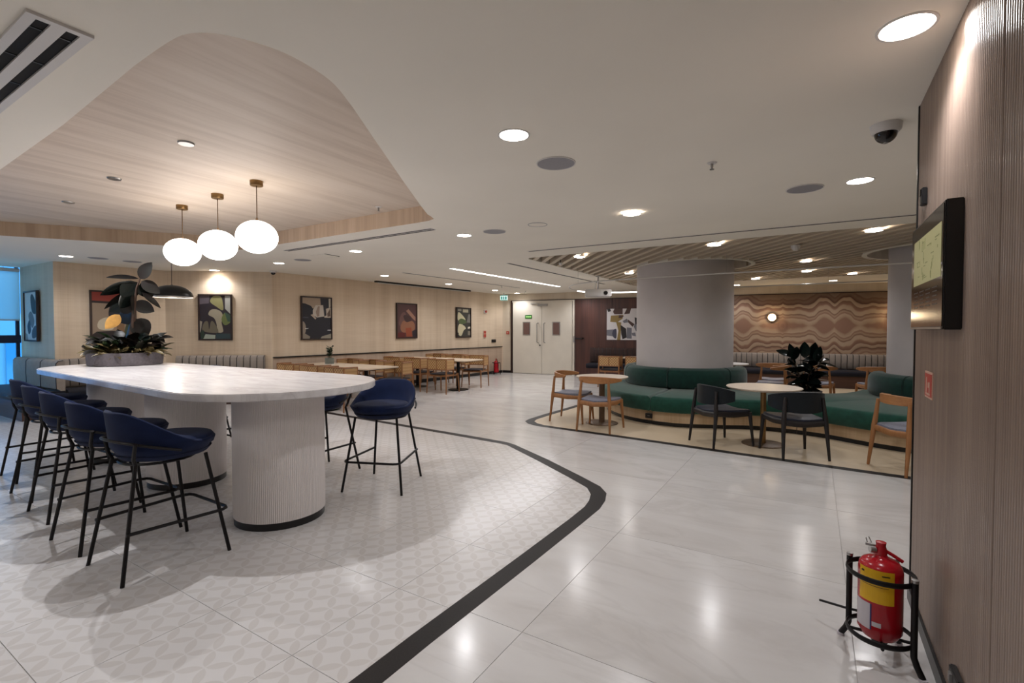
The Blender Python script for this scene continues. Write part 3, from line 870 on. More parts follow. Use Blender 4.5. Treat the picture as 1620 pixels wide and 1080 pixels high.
rats = [(-8.1, 6.0, 0, 'cane-backed chair in the middle of the near side of the first dining table'),
        (-8.9, 6.05, 0, 'cane-backed chair nearest the wall on the near side of the first dining table'),
        (-7.42, 7.3, PI, 'cane-backed chair nearest the aisle on the far side of the first dining table'),
        (-8.25, 7.35, PI, 'cane-backed chair in the middle of the far side of the first dining table'),
        (-8.98, 7.35, PI, 'cane-backed chair nearest the wall on the far side of the first dining table'),
        (-7.35, 8.78, .06, 'cane-backed chair nearest the aisle on the near side of the second dining table'),
        (-8.12, 8.82, -.04, 'cane-backed chair in the middle of the near side of the second dining table'),
        (-8.85, 8.85, 0, 'cane-backed chair nearest the wall on the near side of the second dining table'),
        (-7.42, 10.12, PI + .25, 'cane-backed chair nearest the red extinguisher, far side of the second dining table'),
        (-8.15, 10.2, PI, 'cane-backed chair in the middle of the far side of the second dining table'),
        (-8.85, 10.2, PI, 'cane-backed chair nearest the wall on the far side of the second dining table'),
        (-4.42, 11.95, .05, 'cane-backed chair in front of the dark brown wall, left of the pillar'),
        (-3.72, 12.0, 0, 'cane-backed chair before the dark brown wall, half behind the white pillar')]
for x, y, rz, lb in rats: dup(r1, (x, y, 0), rz, lb)

# ================================================================== TABLES
def rect_table(x0, x1, y0, y1, label, z=.74):
    cx, cy = (x0 + x1) / 2, (y0 + y1) / 2
    t = thing('dining_table', label, 'table', (cx, cy, 0), 0, 'pale dining tables')
    poly = round_poly([(x0 - cx, y0 - cy), (x1 - cx, y0 - cy), (x1 - cx, y1 - cy), (x0 - cx, y1 - cy)], [.06] * 4, 4)
    tp = build('tabletop', G().prism(poly, z - .022, z), M['laminate'], t)
    build('edge_band', G().prism([(p[0] * .995, p[1] * .995) for p in poly], z - .034, z - .022), M['frame_dark'], tp)
    for s in (-1, 1):
        px = s * (x1 - x0) * .29
        build('pedestal', G().lathe([(0, 0), (.25, 0), (.25, .012), (.06, .022), (.04, .03), (.04, z - .05), (.16, z - .036), (0, z - .034)], 24, (px, 0, 0)), M['black_metal'], t)
    return t
rect_table(-9.3, -7.0, 6.17, 7.02, 'pale rectangular dining table carrying the small potted plant')
rect_table(-9.2, -6.9, 8.98, 9.78, 'pale rectangular dining table farther along the wall, near the extinguisher')
rect_table(-4.35, -2.5, 12.25, 13.0, 'pale rectangular dining table before the dark brown wall behind the pillar')
def round_table(loc, r, label, mtop='round_top', mstem='brass', z=.74, rb=.25, stem=.034):
    t = thing('round_table', label, 'table', (loc[0], loc[1], 0))
    build('tabletop', G().lathe([(0, z - .03), (r - .03, z - .03), (r - .004, z - .014), (r, z - .006), (r - .004, z), (0, z)], 48), M[mtop], t)
    build('stem', G().lathe([(stem, .015), (stem, z - .04), (.1, z - .03)], 20), M[mstem], t)
    build('base', G().lathe([(0, 0), (rb, 0), (rb, .008), (rb - .01, .014), (.05, .02), (0, .02)], 36), M['bronze'], t)
    return t
round_table((-2.83, 7.22), .405, 'cream round cafe table between the two left oak elbow chairs', mstem='bronze', stem=.045)
round_table((-.55, 6.98), .44, 'cream round cafe table with brass stem between the two dark chairs')
round_table((-1.58, 11.42), .40, 'white round cafe table peeking out behind the first pillar', 'white_plastic')

# ================================================================== PILLARS AND THE GREEN SOFA
for i, c in enumerate((COL1, COL2)):
    o = struct('pillar_%d' % (i + 1), G().lathe([(CR, 0), (CR, REC)], 96), M['pillar'], loc=(c[0], c[1], 0))
front = [(-3.62, 10.3), (-3.6, 9.5), (-3.46, 8.8), (-3.18, 8.2), (-2.72, 7.7), (-2.2, 7.45), (-1.66, 7.42), (-1.15, 7.62), (-.75, 7.80), (-.35, 7.82), (.1, 7.70), (.55, 7.44), (1.1, 7.24), (1.8, 7.18), (2.6, 7.35), (3.2, 7.8), (3.55, 8.6), (3.6, 9.6)]
rear = [(3.3, 10.4), (2.7, 10.85), (1.9, 10.98), (1.15, 10.75), (.7, 10.2), (.5, 9.7), (.25, 9.35), (-.15, 9.2), (-.6, 9.3), (-.88, 9.7), (-1.05, 10.2), (-1.45, 10.7), (-2.1, 10.95), (-2.9, 10.85), (-3.4, 10.6)]
outl = spline(front + rear, 4, closed=True)
def inset(poly, d):
    n = len(poly); out = []
    for i in range(n):
        a, b = Vector(poly[i - 1]), Vector(poly[(i + 1) % n]); t = (b - a).normalized()
        out.append((poly[i][0] - t.y * d, poly[i][1] + t.x * d))
    return out
outl2 = [tuple(p) for p in outl]
area = sum(outl2[i - 1][0] * outl2[i][1] - outl2[i][0] * outl2[i - 1][1] for i in range(len(outl2)))
sg = 1 if area > 0 else -1
sf = thing('curved_sofa', 'long curving green velvet sofa wrapped around the two white pillars', 'sofa', (-.2, 8.4, 0))
def rel(poly): return [(p[0] + .2, p[1] - 8.4) for p in poly]
def around(q, x, side):
    """let the cut at x run round the pillar standing there"""
    c = COL1 if abs(x - COL1[0]) < .01 else COL2 if abs(x - COL2[0]) < .01 else None
    if c is None: return q
    out = []; n = len(q); R2 = CR + .006
    for i in range(n):
        a, b = q[i], q[(i + 1) % n]; out.append(a)
        if abs(a[0] - x) < .02 and abs(b[0] - x) < .02 and abs(a[1] - b[1]) > 1.5:
            up = b[1] > a[1]
            for k in range(19):
                th = -PI / 2 + PI * k / 18 if up else PI / 2 - PI * k / 18
                out.append((c[0] + side * R2 * math.cos(th) + side * .003, c[1] + R2 * math.sin(th)))
    return out
def sofa_pieces(poly):
    for a, b in zip(cuts, cuts[1:]):
        q = clip_rect(poly, a + .003, 6, b - .003, 12)
        q = [p for i, p in enumerate(q) if abs(p[0] - q[i - 1][0]) + abs(p[1] - q[i - 1][1]) > 2e-3]
        q = around(q, a, 1); q = around(q, b, -1)
        yield q
cuts = [-4, COL1[0], -.2, COL2[0], 4]
for q in sofa_pieces(inset(outl2, .11 * sg)): build('kick_plate', G().prism(rel(q), 0, .06), M['black'], sf)
for q in sofa_pieces(inset(outl2, .09 * sg)):
    pl = build('plinth', G().prism(rel(q), .06, .215), M['beige_plinth'], sf); pl['label'] = 'pale timber plinth under the green seat'
def seat_piece(poly):
    # rounded edge by stacking insets
    n = len(poly)
    lv = [(.0, .22), (-.018, .24), (-.022, .33), (-.018, .41), (0.0, .438), (.03, .45)]
    g = G()
    rings = [[(p[0], p[1], z) for p in inset(poly, (d + .02) * sg)] for d, z in lv]
    V_ = [p for r in rings for p in r]; F_ = []
    for i in range(len(rings) - 1):
        for j in range(n):
            k = (j + 1) % n; F_.append((i * n + j, i * n + k, (i + 1) * n + k, (i + 1) * n + j))
    for a, b, c in tessellate_polygon([[Vector((p[0], p[1], 0)) for p in rings[-1]]]):
        o = (len(rings) - 1) * n; F_.append((o + a, o + b, o + c))
    for a, b, c in tessellate_polygon([[Vector((p[0], p[1], 0)) for p in rings[0]]]): F_.append((a, c, b))
    return g.add(V_, F_)
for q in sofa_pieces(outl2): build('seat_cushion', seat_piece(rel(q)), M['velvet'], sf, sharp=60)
def back_arc(c, a0, a1):
    g = G(); rings = []; n = max(8, int((a1 - a0) / 4))
    for i in range(n + 1):
        a = math.radians(a0 + (a1 - a0) * i / n); e = min(i, n - i) / n
        k = 1.0
        sec = [(CR + .012, .452), (CR + .20, .452), (CR + .235, .50), (CR + .235, .66), (CR + .225, .74), (CR + .18, .79), (CR + .10, .805), (CR + .03, .80), (CR + .012, .78)]
        rings.append([(c[0] + .2 + r * math.cos(a), c[1] - 8.4 + r * math.sin(a), z) for r, z in sec])
    # rounded ends
    return g.loft(rings, 9)
for c, spans in ((COL1, ((160, 212), (212.3, 269), (269.3, 326), (326.3, 372))), (COL2, ((168, 226), (226.3, 284), (284.3, 340)))):
    for a0, a1 in spans:
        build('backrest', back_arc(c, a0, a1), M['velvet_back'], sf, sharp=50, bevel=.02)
sk = thing('floor_socket', 'black power outlet let into the pale plinth of the green sofa', 'outlet', (-2.17, 7.50, .135), math.radians(-4))
build('plate', G().box((0, 0, 0), (.11, .02, .075)), M['black'], sk, bevel=.004)
build('inlet', G().lathe([(0, 0), (.02, 0), (.02, .004), (0, .004)], 12), M['silver'], sk)

# ================================================================== BENCHES WITH VERTICAL CHANNELS
def bench(name, label, p0, p1, depth, zseat, ztop, seat_mat, base_mat, pitch=.126, side=(-3, 6), zback=None, backth=.10, group=None, chm='channel'):
    d = Vector(sub(p0, p1)); L = d.length; d.normalize(); nrm = Vector((-d.y, d.x))
    if nrm.dot(Vector(side) - Vector(lerp2(p0, p1, .5))) < 0:
        p0, p1 = p1, p0; d = -d; nrm = -nrm
    a = math.atan2(d.y, d.x)
    t = thing(name, label, 'bench', (p0[0], p0[1], 0), a, group)
    # local: x along the wall, y into the room
    build('base', G().box((L / 2, (depth - .06) / 2, (zseat - .13) / 2), (L, depth - .06, zseat - .13)), M[base_mat], t)
    g = G(); sec = [(.0, zseat - .13), (depth - .03, zseat - .13), (depth, zseat - .1), (depth, zseat - .03), (depth - .03, zseat), (0, zseat)]
    g.loft([[(x, y, z) for y, z in sec] for x in (0, L)], 6)
    build('seat_cushion', g, M[seat_mat], t, sharp=50)
    zb = zback if zback is not None else zseat
    n = max(1, round(L / pitch)); w = L / n
    proto = None; pp = None
    for i in range(n):
        if proto is None:
            g = G(); rings = []
            prof = [(0, zb), (.5 * backth, zb), (backth, zb + .04), (backth * 1.05, (zb + ztop) / 2), (backth, ztop - .05), (backth * .75, ztop - .012), (backth * .4, ztop), (0, ztop)]
            for x, k in ((0, .93), (w * .12, .98), (w * .5, 1.0), (w * .88, .98), (w, .93)):
                rings.append([(x, y * k, z if z < ztop - .02 else z - (1 - k) * .03) for y, z in prof])
            g.loft(rings, 8)
            proto = build('channel', g, M[chm], t, sharp=50)
            g = G().tube([(0, backth * .96, zb + .03), (0, backth * 1.0, (zb + ztop) / 2), (0, backth * .96, ztop - .05), (0, backth * .70, ztop - .012), (0, .02, ztop - .004)], .0065, 6)
            pp = build('piping', g, M['black'], t)
        else:
            piece(proto, (i * w, 0, 0), 0, t); piece(pp, (i * w, 0, 0), 0, t)
    return t
bench('channel_bench', 'striped channel-back bench against the alcove wall below the red-topped picture', (-11.29, 3.05), (-11.21, 4.4), .55, .44, .95, 'navy_seat', 'brown_base', side=(-3, 3))
bench('channel_bench', 'striped channel-back bench along the angled wall below the green abstract picture', (-11.0, 4.81), (-9.66, 5.85), .55, .44, .94, 'navy_seat', 'brown_base', side=(-3, 3))
bench('channel_bench', 'bench end with blue window light on its back, at far left', (-13.0 + .08, 2.94), (-10.72, 2.97), .6, .44, .95, 'navy_seat', 'brown_base', side=(-12, 0), backth=.12, pitch=.66)
a_, b_ = back(-2.9, .04), back(4.3, .04)
bench('channel_bench', 'long striped channel-back bench with navy seat below the agate mural', a_, b_, .75, .43, .83, 'navy_seat', 'wainscot_b' if 'wainscot_b' in M else 'brown_base', side=(-1, 8), pitch=.13, zback=.43)
a_, b_ = back(-6.0, .04), back(-3.05, .04)
bench('channel_bench', 'dark channel-back bench recessed in the dark brown wall', a_, b_, .6, .43, .90, 'navy_seat', 'brown', side=(-5, 8), pitch=.13, chm='channel_dark')

# ================================================================== PICTURES
def color_mesh(name, polys, w, h, parent, y0=0.0, mat='art', step=.0004):
    """flat printed shapes: polys = [(rgb, [(u, v), ...])], u and v run 0..1"""
    V_, F_, C_ = [], [], []
    for i, (c, pts) in enumerate(polys):
        pts = [(u * w, v * h) for u, v in pts]
        for tri in tessellate_polygon([[Vector((p[0], p[1], 0)) for p in pts]]):
            o = len(V_); P = [pts[k] for k in tri]
            ar = (P[1][0] - P[0][0]) * (P[2][1] - P[0][1]) - (P[2][0] - P[0][0]) * (P[1][1] - P[0][1])
            if ar < 0: P = P[::-1]
            V_ += [(p[0], y0 - step * i, p[1]) for p in P]; F_.append((o, o + 1, o + 2)); C_ += [s2l(c)] * 3
    me = bpy.data.meshes.new(name); me.from_pydata(V_, [], F_); me.materials.append(M[mat])
    at = me.color_attributes.new('Col', 'FLOAT_COLOR', 'CORNER')
    at.data.foreach_set('color', [x for c in C_ for x in c])
    o = bpy.data.objects.new(name, me); COL.objects.link(o); o.parent = parent
    return o
FULL = [(0, 0), (1, 0), (1, 1), (0, 1)]
def picture(p0, p1, z0, z1, label, polys, framed=True):
    d = Vector(sub(p0, p1)); w = d.length; a = math.atan2(d.y, d.x); h = z1 - z0
    t = thing('framed_picture' if framed else 'canvas_picture', label, 'picture', (p0[0], p0[1], z0), a)
    fw = .028 if framed else 0.0
    cv = build('backing', G().box((w / 2, -.012, h / 2), (w - .004, .02, h - .004)), M['white_plastic'] if not framed else M['frame_dark'], t)
    pr = color_mesh('print', polys, w - 2 * fw, h - 2 * fw, t, y0=-.0235)
    pr.location = (fw, 0, fw)
    if framed:
        g = G()
        g.box((fw / 2, -.02, h / 2), (fw, .04, h)); g.box((w - fw / 2, -.02, h / 2), (fw, .04, h))
        g.box((w / 2, -.02, fw / 2), (w - 2 * fw, .04, fw)); g.box((w / 2, -.02, h - fw / 2), (w - 2 * fw, .04, fw))
        build('frame', g, M['frame_dark'], t)
    return t
def sm(pts, n=4): return [(min(1, max(0, p[0])), min(1, max(0, p[1]))) for p in spline(pts, n, closed=True)]
artC = [((44, 34, 40), FULL), ((92, 82, 88), [(0, .8), (.3, .82), (.32, 1), (0, 1)]), ((142, 136, 90), sm([(.34, .86), (.45, .99), (.68, .99), (.76, .78), (.74, .66), (.55, .74)])),
        ((168, 166, 156), [(.82, 1), (1, 1), (1, .57), (.82, .70)]), ((164, 154, 132), sm([(.28, .56), (.36, .67), (.55, .68), (.70, .62), (.75, .5), (.70, .38), (.75, .17), (.56, .16), (.54, .34), (.46, .48)])),
        ((104, 114, 64), sm([(.70, .45), (.80, .60), (.97, .54), (.98, .38), (.80, .32)])), ((60, 84, 66), [(.8, .62), (1, .55), (1, .4), (.9, .4)]),
        ((108, 100, 82), sm([(.14, .38), (.26, .4), (.30, .22), (.36, .4), (.46, .38), (.60, .16), (.36, .14), (.08, .2)])), ((158, 150, 134), [(0, .42), (.08, .4), (.02, .15), (0, .15)]),
        ((164, 172, 156), [(.18, .11), (.50, .09), (.49, .0), (.10, .0)]), ((44, 62, 66), [(.52, .12), (1, .12), (1, 0), (.52, 0)]), ((46, 62, 48), sm([(.02, .14), (.12, .2), (.14, .04), (.04, .0)]))]
artB = [((150, 130, 110), FULL), ((142, 54, 42), [(0, .8), (1, .78), (1, 1), (0, 1)]), ((44, 34, 34), [(0, .775), (1, .755), (1, .8), (0, .82)]), ((36, 34, 44), sm([(.45, .78), (.65, .8), (.95, .6), (.9, .42), (.55, .4), (.38, .52)])),
        ((200, 188, 164), sm([(.15, .4), (.35, .48), (.5, .4), (.46, .22), (.15, .24)])), ((40, 30, 30), [(0, 0), (1, 0), (1, .12), (.5, .2), (.1, .18), (0, .12)]), ((128, 98, 68), [(.55, .14), (.75, .16), (.75, .42), (.58, .4)]), ((60, 70, 50), sm([(.75, .1), (.95, .15), (.95, .38), (.8, .34)]))]
artA = [((208, 206, 202), FULL), ((40, 38, 42), sm([(.5, .9), (.7, .95), (.95, .75), (.9, .55), (.6, .6)])), ((110, 108, 108), sm([(.3, .5), (.55, .6), (.8, .4), (.6, .25)])), ((50, 46, 50), sm([(.2, .3), (.4, .42), (.5, .2), (.3, .12)])), ((70, 66, 66), sm([(.6, .2), (.9, .3), (.95, .08), (.6, .04)])), ((150, 146, 142), [(0, 0), (.25, 0), (.2, .12), (0, .15)])]
artD = [((30, 28, 36), FULL), ((166, 146, 126), [(0, 1), (.62, 1), (.64, .83), (.52, .82), (.50, .76), (.36, .74), (.30, .80), (.12, .85), (0, .86)]), ((196, 186, 174), [(.36, .70), (.46, .82), (.72, .83), (.76, .55), (.50, .52), (.36, .58)]),
        ((152, 132, 118), [(.46, .66), (.54, .8), (.60, .8), (.58, .55), (.50, .54)]), ((182, 164, 146), [(.28, .58), (.36, .60), (.48, .50), (.44, .47)]), ((188, 178, 162), [(.92, 1), (1, 1), (1, .8), (.93, .78)]), ((186, 172, 156), [(.76, .55), (.84, .58), (.82, .74), (.95, .78), (1, .78), (1, .52), (.76, .52)]),
        ((96, 76, 62), [(.86, .62), (.96, .74), (.98, .56), (.88, .54)]), ((150, 138, 124), sm([(0, .40), (.08, .38), (.12, .25), (.08, .12), (0, .1)])), ((140, 130, 116), [(0, 0), (.24, 0), (.26, .05), (.1, .12), (0, .12)]), ((150, 144, 128), [(.62, 0), (1, 0), (1, .12), (.66, .05)]), ((222, 222, 222), [(.09, .235), (.2, .245), (.2, .255), (.09, .25)]), ((222, 222, 222), [(.86, .20), (.99, .195), (.99, .215), (.88, .212)]), ((60, 60, 72), [(.02, .5), (.2, .5), (.2, .53), (.02, .53)])]
artE = [((84, 54, 52), FULL), ((108, 76, 70), sm([(.08, .4), (.2, .7), (.4, .75), (.45, .55), (.3, .3)])), ((156, 116, 96), [(.45, .80), (.58, .86), (.95, .62), (.95, .5), (.82, .56)]), ((66, 42, 40), sm([(.32, .66), (.6, .66), (.74, .54), (.6, .46), (.4, .5)])), ((146, 98, 72), sm([(.3, .5), (.5, .46), (.75, .5), (.9, .4), (.85, .2), (.3, .15), (.15, .3)])),
        ((150, 74, 46), [(.42, .28), (.72, .3), (.78, .02), (.46, .02)]), ((96, 34, 30), [(0, 0), (.4, 0), (.4, .14), (.1, .16), (0, .12)]), ((44, 34, 40), [(.78, .2), (1, .24), (1, 0), (.82, 0)])]
artF = [((58, 56, 50), FULL), ((204, 196, 160), sm([(.1, .84), (.25, .84), (.55, .68), (.62, .58), (.3, .55), (.08, .6)])), ((206, 196, 162), sm([(.12, .38), (.25, .46), (.5, .40), (.66, .30), (.5, .22), (.34, .04), (.16, .06), (.08, .2)])), ((84, 98, 60), sm([(.12, .55), (.3, .64), (.6, .6), (.7, .5), (.3, .44)])), ((176, 166, 140), [(.44, .86), (.84, .86), (.84, .97), (.44, .97)]), ((140, 134, 118), [(.08, .9), (.34, .9), (.34, .98), (.08, .98)]),
        ((120, 116, 108), [(.72, .5), (.98, .5), (.98, .8), (.84, .8)]), ((222, 214, 190), [(.8, .28), (.98, .3), (.98, .36), (.8, .35)]), ((134, 126, 110), [(.8, .05), (.98, .05), (.98, .2), (.8, .2)]), ((36, 32, 30), [(0, 0), (.12, 0), (.14, .14), (0, .16)])]
Wt, Gd, Gy, Bk, Br, Nv = (226, 222, 224), (150, 126, 74), (124, 124, 134), (36, 30, 34), (86, 62, 56), (70, 72, 92)
artG = [(Wt, FULL), (Br, [(.18, .9), (.22, 1), (.46, 1), (.46, .82), (.22, .82)]), (Bk, [(.0, 1), (.1, 1), (.12, .92), (.04, .9)]), (Br, [(.5, .82), (.58, 1), (.7, 1), (.66, .84)]), (Gd, [(.12, .78), (.48, .8), (.46, .68), (.30, .56), (.10, .58)]), (Br, [(.36, .8), (.5, .76), (.42, .70), (.34, .7)]),
        (Gd, [(.27, .58), (.42, .56), (.4, .0), (.3, .0), (.34, .3)]), (Gy, [(0, .32), (.28, .34), (.28, .1), (0, .14)]), (Nv, sm([(.16, .2), (.2, .32), (.28, .34), (.28, .06), (.2, .08)])), (Bk, [(.40, .48), (.56, .36), (.58, .08), (.46, .02), (.42, .2)]), (Gy, [(.58, .40), (.72, .38), (.72, .04), (.58, .05)]),
        (Br, [(.60, .66), (.80, .5), (.74, .42), (.62, .56)]), (Gy, [(.46, .60), (.58, .68), (.62, .56), (.5, .54)]), (Bk, [(.8, .72), (.92, .68), (1, .54), (1, .5), (.82, .5)]), (Gy, [(.8, .5), (1, .5), (1, .3), (.84, .28), (.78, .42)]), (Wt, [(.72, .3), (.8, .26), (.8, .1), (.72, .12)]), (Bk, [(.86, .04), (1, .16), (1, 0), (.86, 0)]), (Gy, [(.72, .22), (.82, .24), (.84, .12), (.74, .14)]), (Br, [(.86, .78), (.92, 1), (.96, 1), (.9, .8)])]
picture((-12.62, 2.955), (-11.93, 2.965), 1.25, 2.18, 'black-and-white abstract picture on the narrow bluish wall beside the window', artA)
picture((-11.265, 3.48), (-11.225, 4.18), 1.24, 2.19, 'abstract picture with a red top band behind the tall table plant', artB)
picture((-10.70, 5.075), (-10.18, 5.475), 1.25, 2.19, 'green and black abstract picture under the bright ceiling spot', artC)
picture((-9.515, 6.57), (-9.465, 7.33), 1.24, 2.2, 'black and beige abstract picture above the small potted plant', artD)
picture((-9.34, 9.24), (-9.295, 9.97), 1.23, 2.17, 'plum and rust abstract picture in the middle of the long left wall', artE)
picture((-9.195, 11.55), (-9.15, 12.24), 1.22, 2.14, 'olive and cream abstract picture farthest along the left wall', artF)
picture(back(-5.50, .035), back(-4.45, .035), 1.15, 2.11, 'square unframed collage canvas in white, gold and grey on the dark brown wall', artG, framed=False)

# ================================================================== CEILING FIXTURES AND LAMPS
spot_d = bpy.data.lights.new('downlight_beam', 'SPOT')
spot_d.energy = LIGHT_W; spot_d.color = LIGHT_COL; spot_d.spot_size = math.radians(150); spot_d.spot_blend = 0.8; spot_d.shadow_soft_size = 0.045
def downlight(x, y, z, label, r=.085, mat='lamp_on', data=None, group='round recessed ceiling downlights'):
    t = thing('downlight', label, 'ceiling light', (x, y, z), 0, group)
    build('trim', G().loft([[(rr * math.cos(a), rr * math.sin(a), zz) for a in [2 * PI * j / 32 for j in range(32)]] for rr, zz in ((r, -.001), (r + .004, -.006), (r + .014, -.005), (r + .015, -.0005))], 32, cap=False), M['white_plastic'], t)
    build('lens', G().lathe([(0, -.004), (r, -.004), (r, 0.0), (0, 0.0)], 32), M[mat], t)
    l = bpy.data.objects.new('beam', data or spot_d); COL.objects.link(l); l.parent = t; l.location = (0, 0, -.05)
    return t
dl = downlight(-1.58, 2.56, CEIL, 'recessed round downlight in the white ceiling beside the round grey speaker, upper middle')
DL = [(.29, 2.47, 'large recessed downlight at the top right above the reeded wall'),
      (-1.60, 4.88, 'recessed downlight in the white ceiling between the grey speaker and the slatted field'),
      (.29, 4.80, 'recessed downlight left of the dome camera and beside the right-hand grey speaker'),
      (-3.78, 4.93, 'recessed downlight left of the small grey speaker, past the timber recess corner'),
      (-5.94, 5.05, 'recessed downlight just beyond the long twin slot by the timber recess'),
      (-8.11, 7.69, 'recessed downlight in front of the projection screen slot'),
      (-8.15, 9.96, 'recessed downlight above the second dining table'),
      (-8.27, 12.31, 'recessed downlight near the green exit sign, left of it'),
      (-8.30, 13.65, 'recessed downlight above the white double door, right of the exit sign'),
      (-6.15, 13.75, 'recessed downlight behind the projector above the brown wall'),
      (-8.18, 5.23, 'recessed downlight right of the globe pendants, above the angled wall'),
      (-10.34, 2.91, 'recessed downlight at far left near the window'),
      (-10.28, 5.18, 'wall-washing downlight above the green abstract picture'),
      (-3.26, 7.32, 'downlight at the left tip of the slatted ceiling'),
      (-3.32, 9.97, 'downlight in the slats left of the first pillar'),
      (-1.21, 7.28, 'downlight at the front edge of the slats above the dark padded chairs'),
      (.58, 7.23, 'downlight at the front edge of the slats nearest the wall display'),
      (-.15, 9.85, 'downlight in the slats midway between the two pillars'),
      (-.16, 11.55, 'downlight in the slats behind the midway one between the pillars'),
      (-1.19, 12.62, 'downlight at the rear of the slats just right of the first pillar'),
      (.65, 12.57, 'downlight at the rear of the slats just left of the second pillar'),
      (.36, 14.2, 'downlight in the white ceiling above the agate mural'),
      (-1.80, 14.25, 'small downlight above the mural close to the first pillar')]
for x, y, lb in DL:
    z = CEIL - (.012 if 'slat' in lb and 'ceiling speaker' not in lb else 0)
    dup(dl, (x, y, z), 0, lb)
# unlit or out of view but part of the same room lighting
for x, y, w in ((-.6, .4, 'above the photographer'), (-3.6, -.9, 'behind the photographer, nearest'), (-7.0, -.9, 'behind the photographer, middle'), (-10.6, .2, 'behind the photographer by the window'), (3.2, 4.9, 'behind the reeded wall'), (3.3, 8.0, 'in the slats behind the reeded wall')):
    dup(dl, (x, y, CEIL), 0, 'recessed round downlight ' + w)

def speaker(x, y, label, r=.14):
    t = thing('ceiling_speaker', label, 'speaker', (x, y, CEIL), 0, 'round grey ceiling speakers')
    build('rim', G().loft([[(rr * math.cos(a), rr * math.sin(a), zz) for a in [2 * PI * j / 40 for j in range(40)]] for rr, zz in ((r - .008, -.004), (r - .006, -.007), (r, -.006), (r + .001, -.0005))], 40, cap=False), M['white_plastic'], t)
    build('grille', G().lathe([(0, -.005), (r - .008, -.005), (r - .008, -.001), (0, -.001)], 40), M['grey_mesh'], t)
    return t
s0 = speaker(-1.59, 3.15, 'large round grey ceiling speaker in the upper middle, beside a downlight')
for x, y, lb in ((-.09, 4.82, 'round grey ceiling speaker at right, left of a downlight'), (-3.32, 4.93, 'small round grey ceiling speaker right of the downlight past the recess corner'),
                 (-7.45, 5.2, 'faint round grey ceiling speaker between the globes and the twin slot'), (-10.16, 3.27, 'faint round grey ceiling speaker at far left beside the downlight'), (-10.16, 3.75, 'faint grey ceiling speaker behind the rubber plant top')):
    dup(s0, (x, y, CEIL), 0, lb)
t = thing('access_cover', 'faint white round cover in the ceiling right of the small grey speaker', 'cover', (-2.69, 4.87, CEIL))
build('disc', G().lathe([(0, -.004), (.1, -.004), (.105, -.001), (0, -.001)], 32), M['ceiling'], t); build('rim', G().tube([(.108 * math.cos(a), .108 * math.sin(a), -.002) for a in [2 * PI * k / 32 for k in range(32)]], .003, 6, closed=True), M['grey_mesh'], t)

rec_d = bpy.data.lights.new('recess_beam', 'SPOT')
rec_d.energy = 60; rec_d.color = (.97, .97, 1); rec_d.spot_size = math.radians(112); rec_d.spot_blend = .4; rec_d.shadow_soft_size = .012
def recess_spot(x, y, label):
    t = thing('recess_spotlight', label, 'spotlight', (x, y, REC), 0, 'small deep-set spotlights in the timber recess')
    build('rim', G().lathe([(.03, -.012), (.05, -.012), (.055, -.002), (.03, -.001)], 24), M['silver'], t)
    build('lens', G().lathe([(0, -.009), (.03, -.009), (.03, -.002), (0, -.002)], 20), M['grey_mesh'], t)
    l = bpy.data.objects.new('beam', rec_d); COL.objects.link(l); l.parent = t; l.location = (0, 0, -.03); return t
q = recess_spot(-3.94, 1.80, 'small silver deep-set spotlight nearest the photographer in the timber recess')
dup(q, (-5.41, 1.87, REC), 0, 'middle one of the three small deep-set spotlights in the timber recess')
dup(q, (-6.83, 1.95, REC), 0, 'farthest of the three small deep-set spotlights in the timber recess')

def sprinkler(x, y, z, label):
    t = thing('sprinkler', label, 'sprinkler', (x, y, z), 0, 'ceiling sprinklers')
    build('plate', G().lathe([(0, -.01), (.025, -.01), (.035, -.001), (0, -.001)], 20), M['white_plastic'], t)
    build('head', G().lathe([(0, -.05), (.016, -.05), (.016, -.046), (.005, -.044), (.009, -.03), (.009, -.01), (0, -.01)], 12), M['silver'], t); return t
q = sprinkler(-.64, 3.73, CEIL, 'small sprinkler head in the white ceiling left of the dome camera')
dup(q, (-4.16, 3.86, REC), 0, 'small sprinkler head in the timber recess near its right corner')
dup(q, (-7.3, 11.2, CEIL), 0, 'tiny sprinkler head in the ceiling above the second dining table')
dup(q, (-7.6, 13.0, CEIL), 0, 'tiny sprinkler head in the ceiling in front of the double door')
t = thing('smoke_detector', 'white box detector hanging in the slats above the round table', 'detector', (-.25, 8.0, CEIL))
build('base', G().lathe([(0, -.05), (.05, -.05), (.06, -.03), (.06, .0), (0, .0)], 24), M['white_plastic'], t); build('head', G().lathe([(0, -.075), (.03, -.075), (.04, -.05), (0, -.05)], 20), M['white_plastic'], t)
t = thing('motion_sensor', 'small black and white sensor hanging from the slats at their left tip', 'sensor', (-3.72, 7.55, CEIL + .01))
build('stem', G().cyl((0, 0, 0), (0, 0, -.06), .008, n=8), M['black'], t); build('head', G().lathe([(0, -.10), (.02, -.098), (.028, -.08), (.028, -.06), (0, -.055)], 16), M['white_plastic'], t)

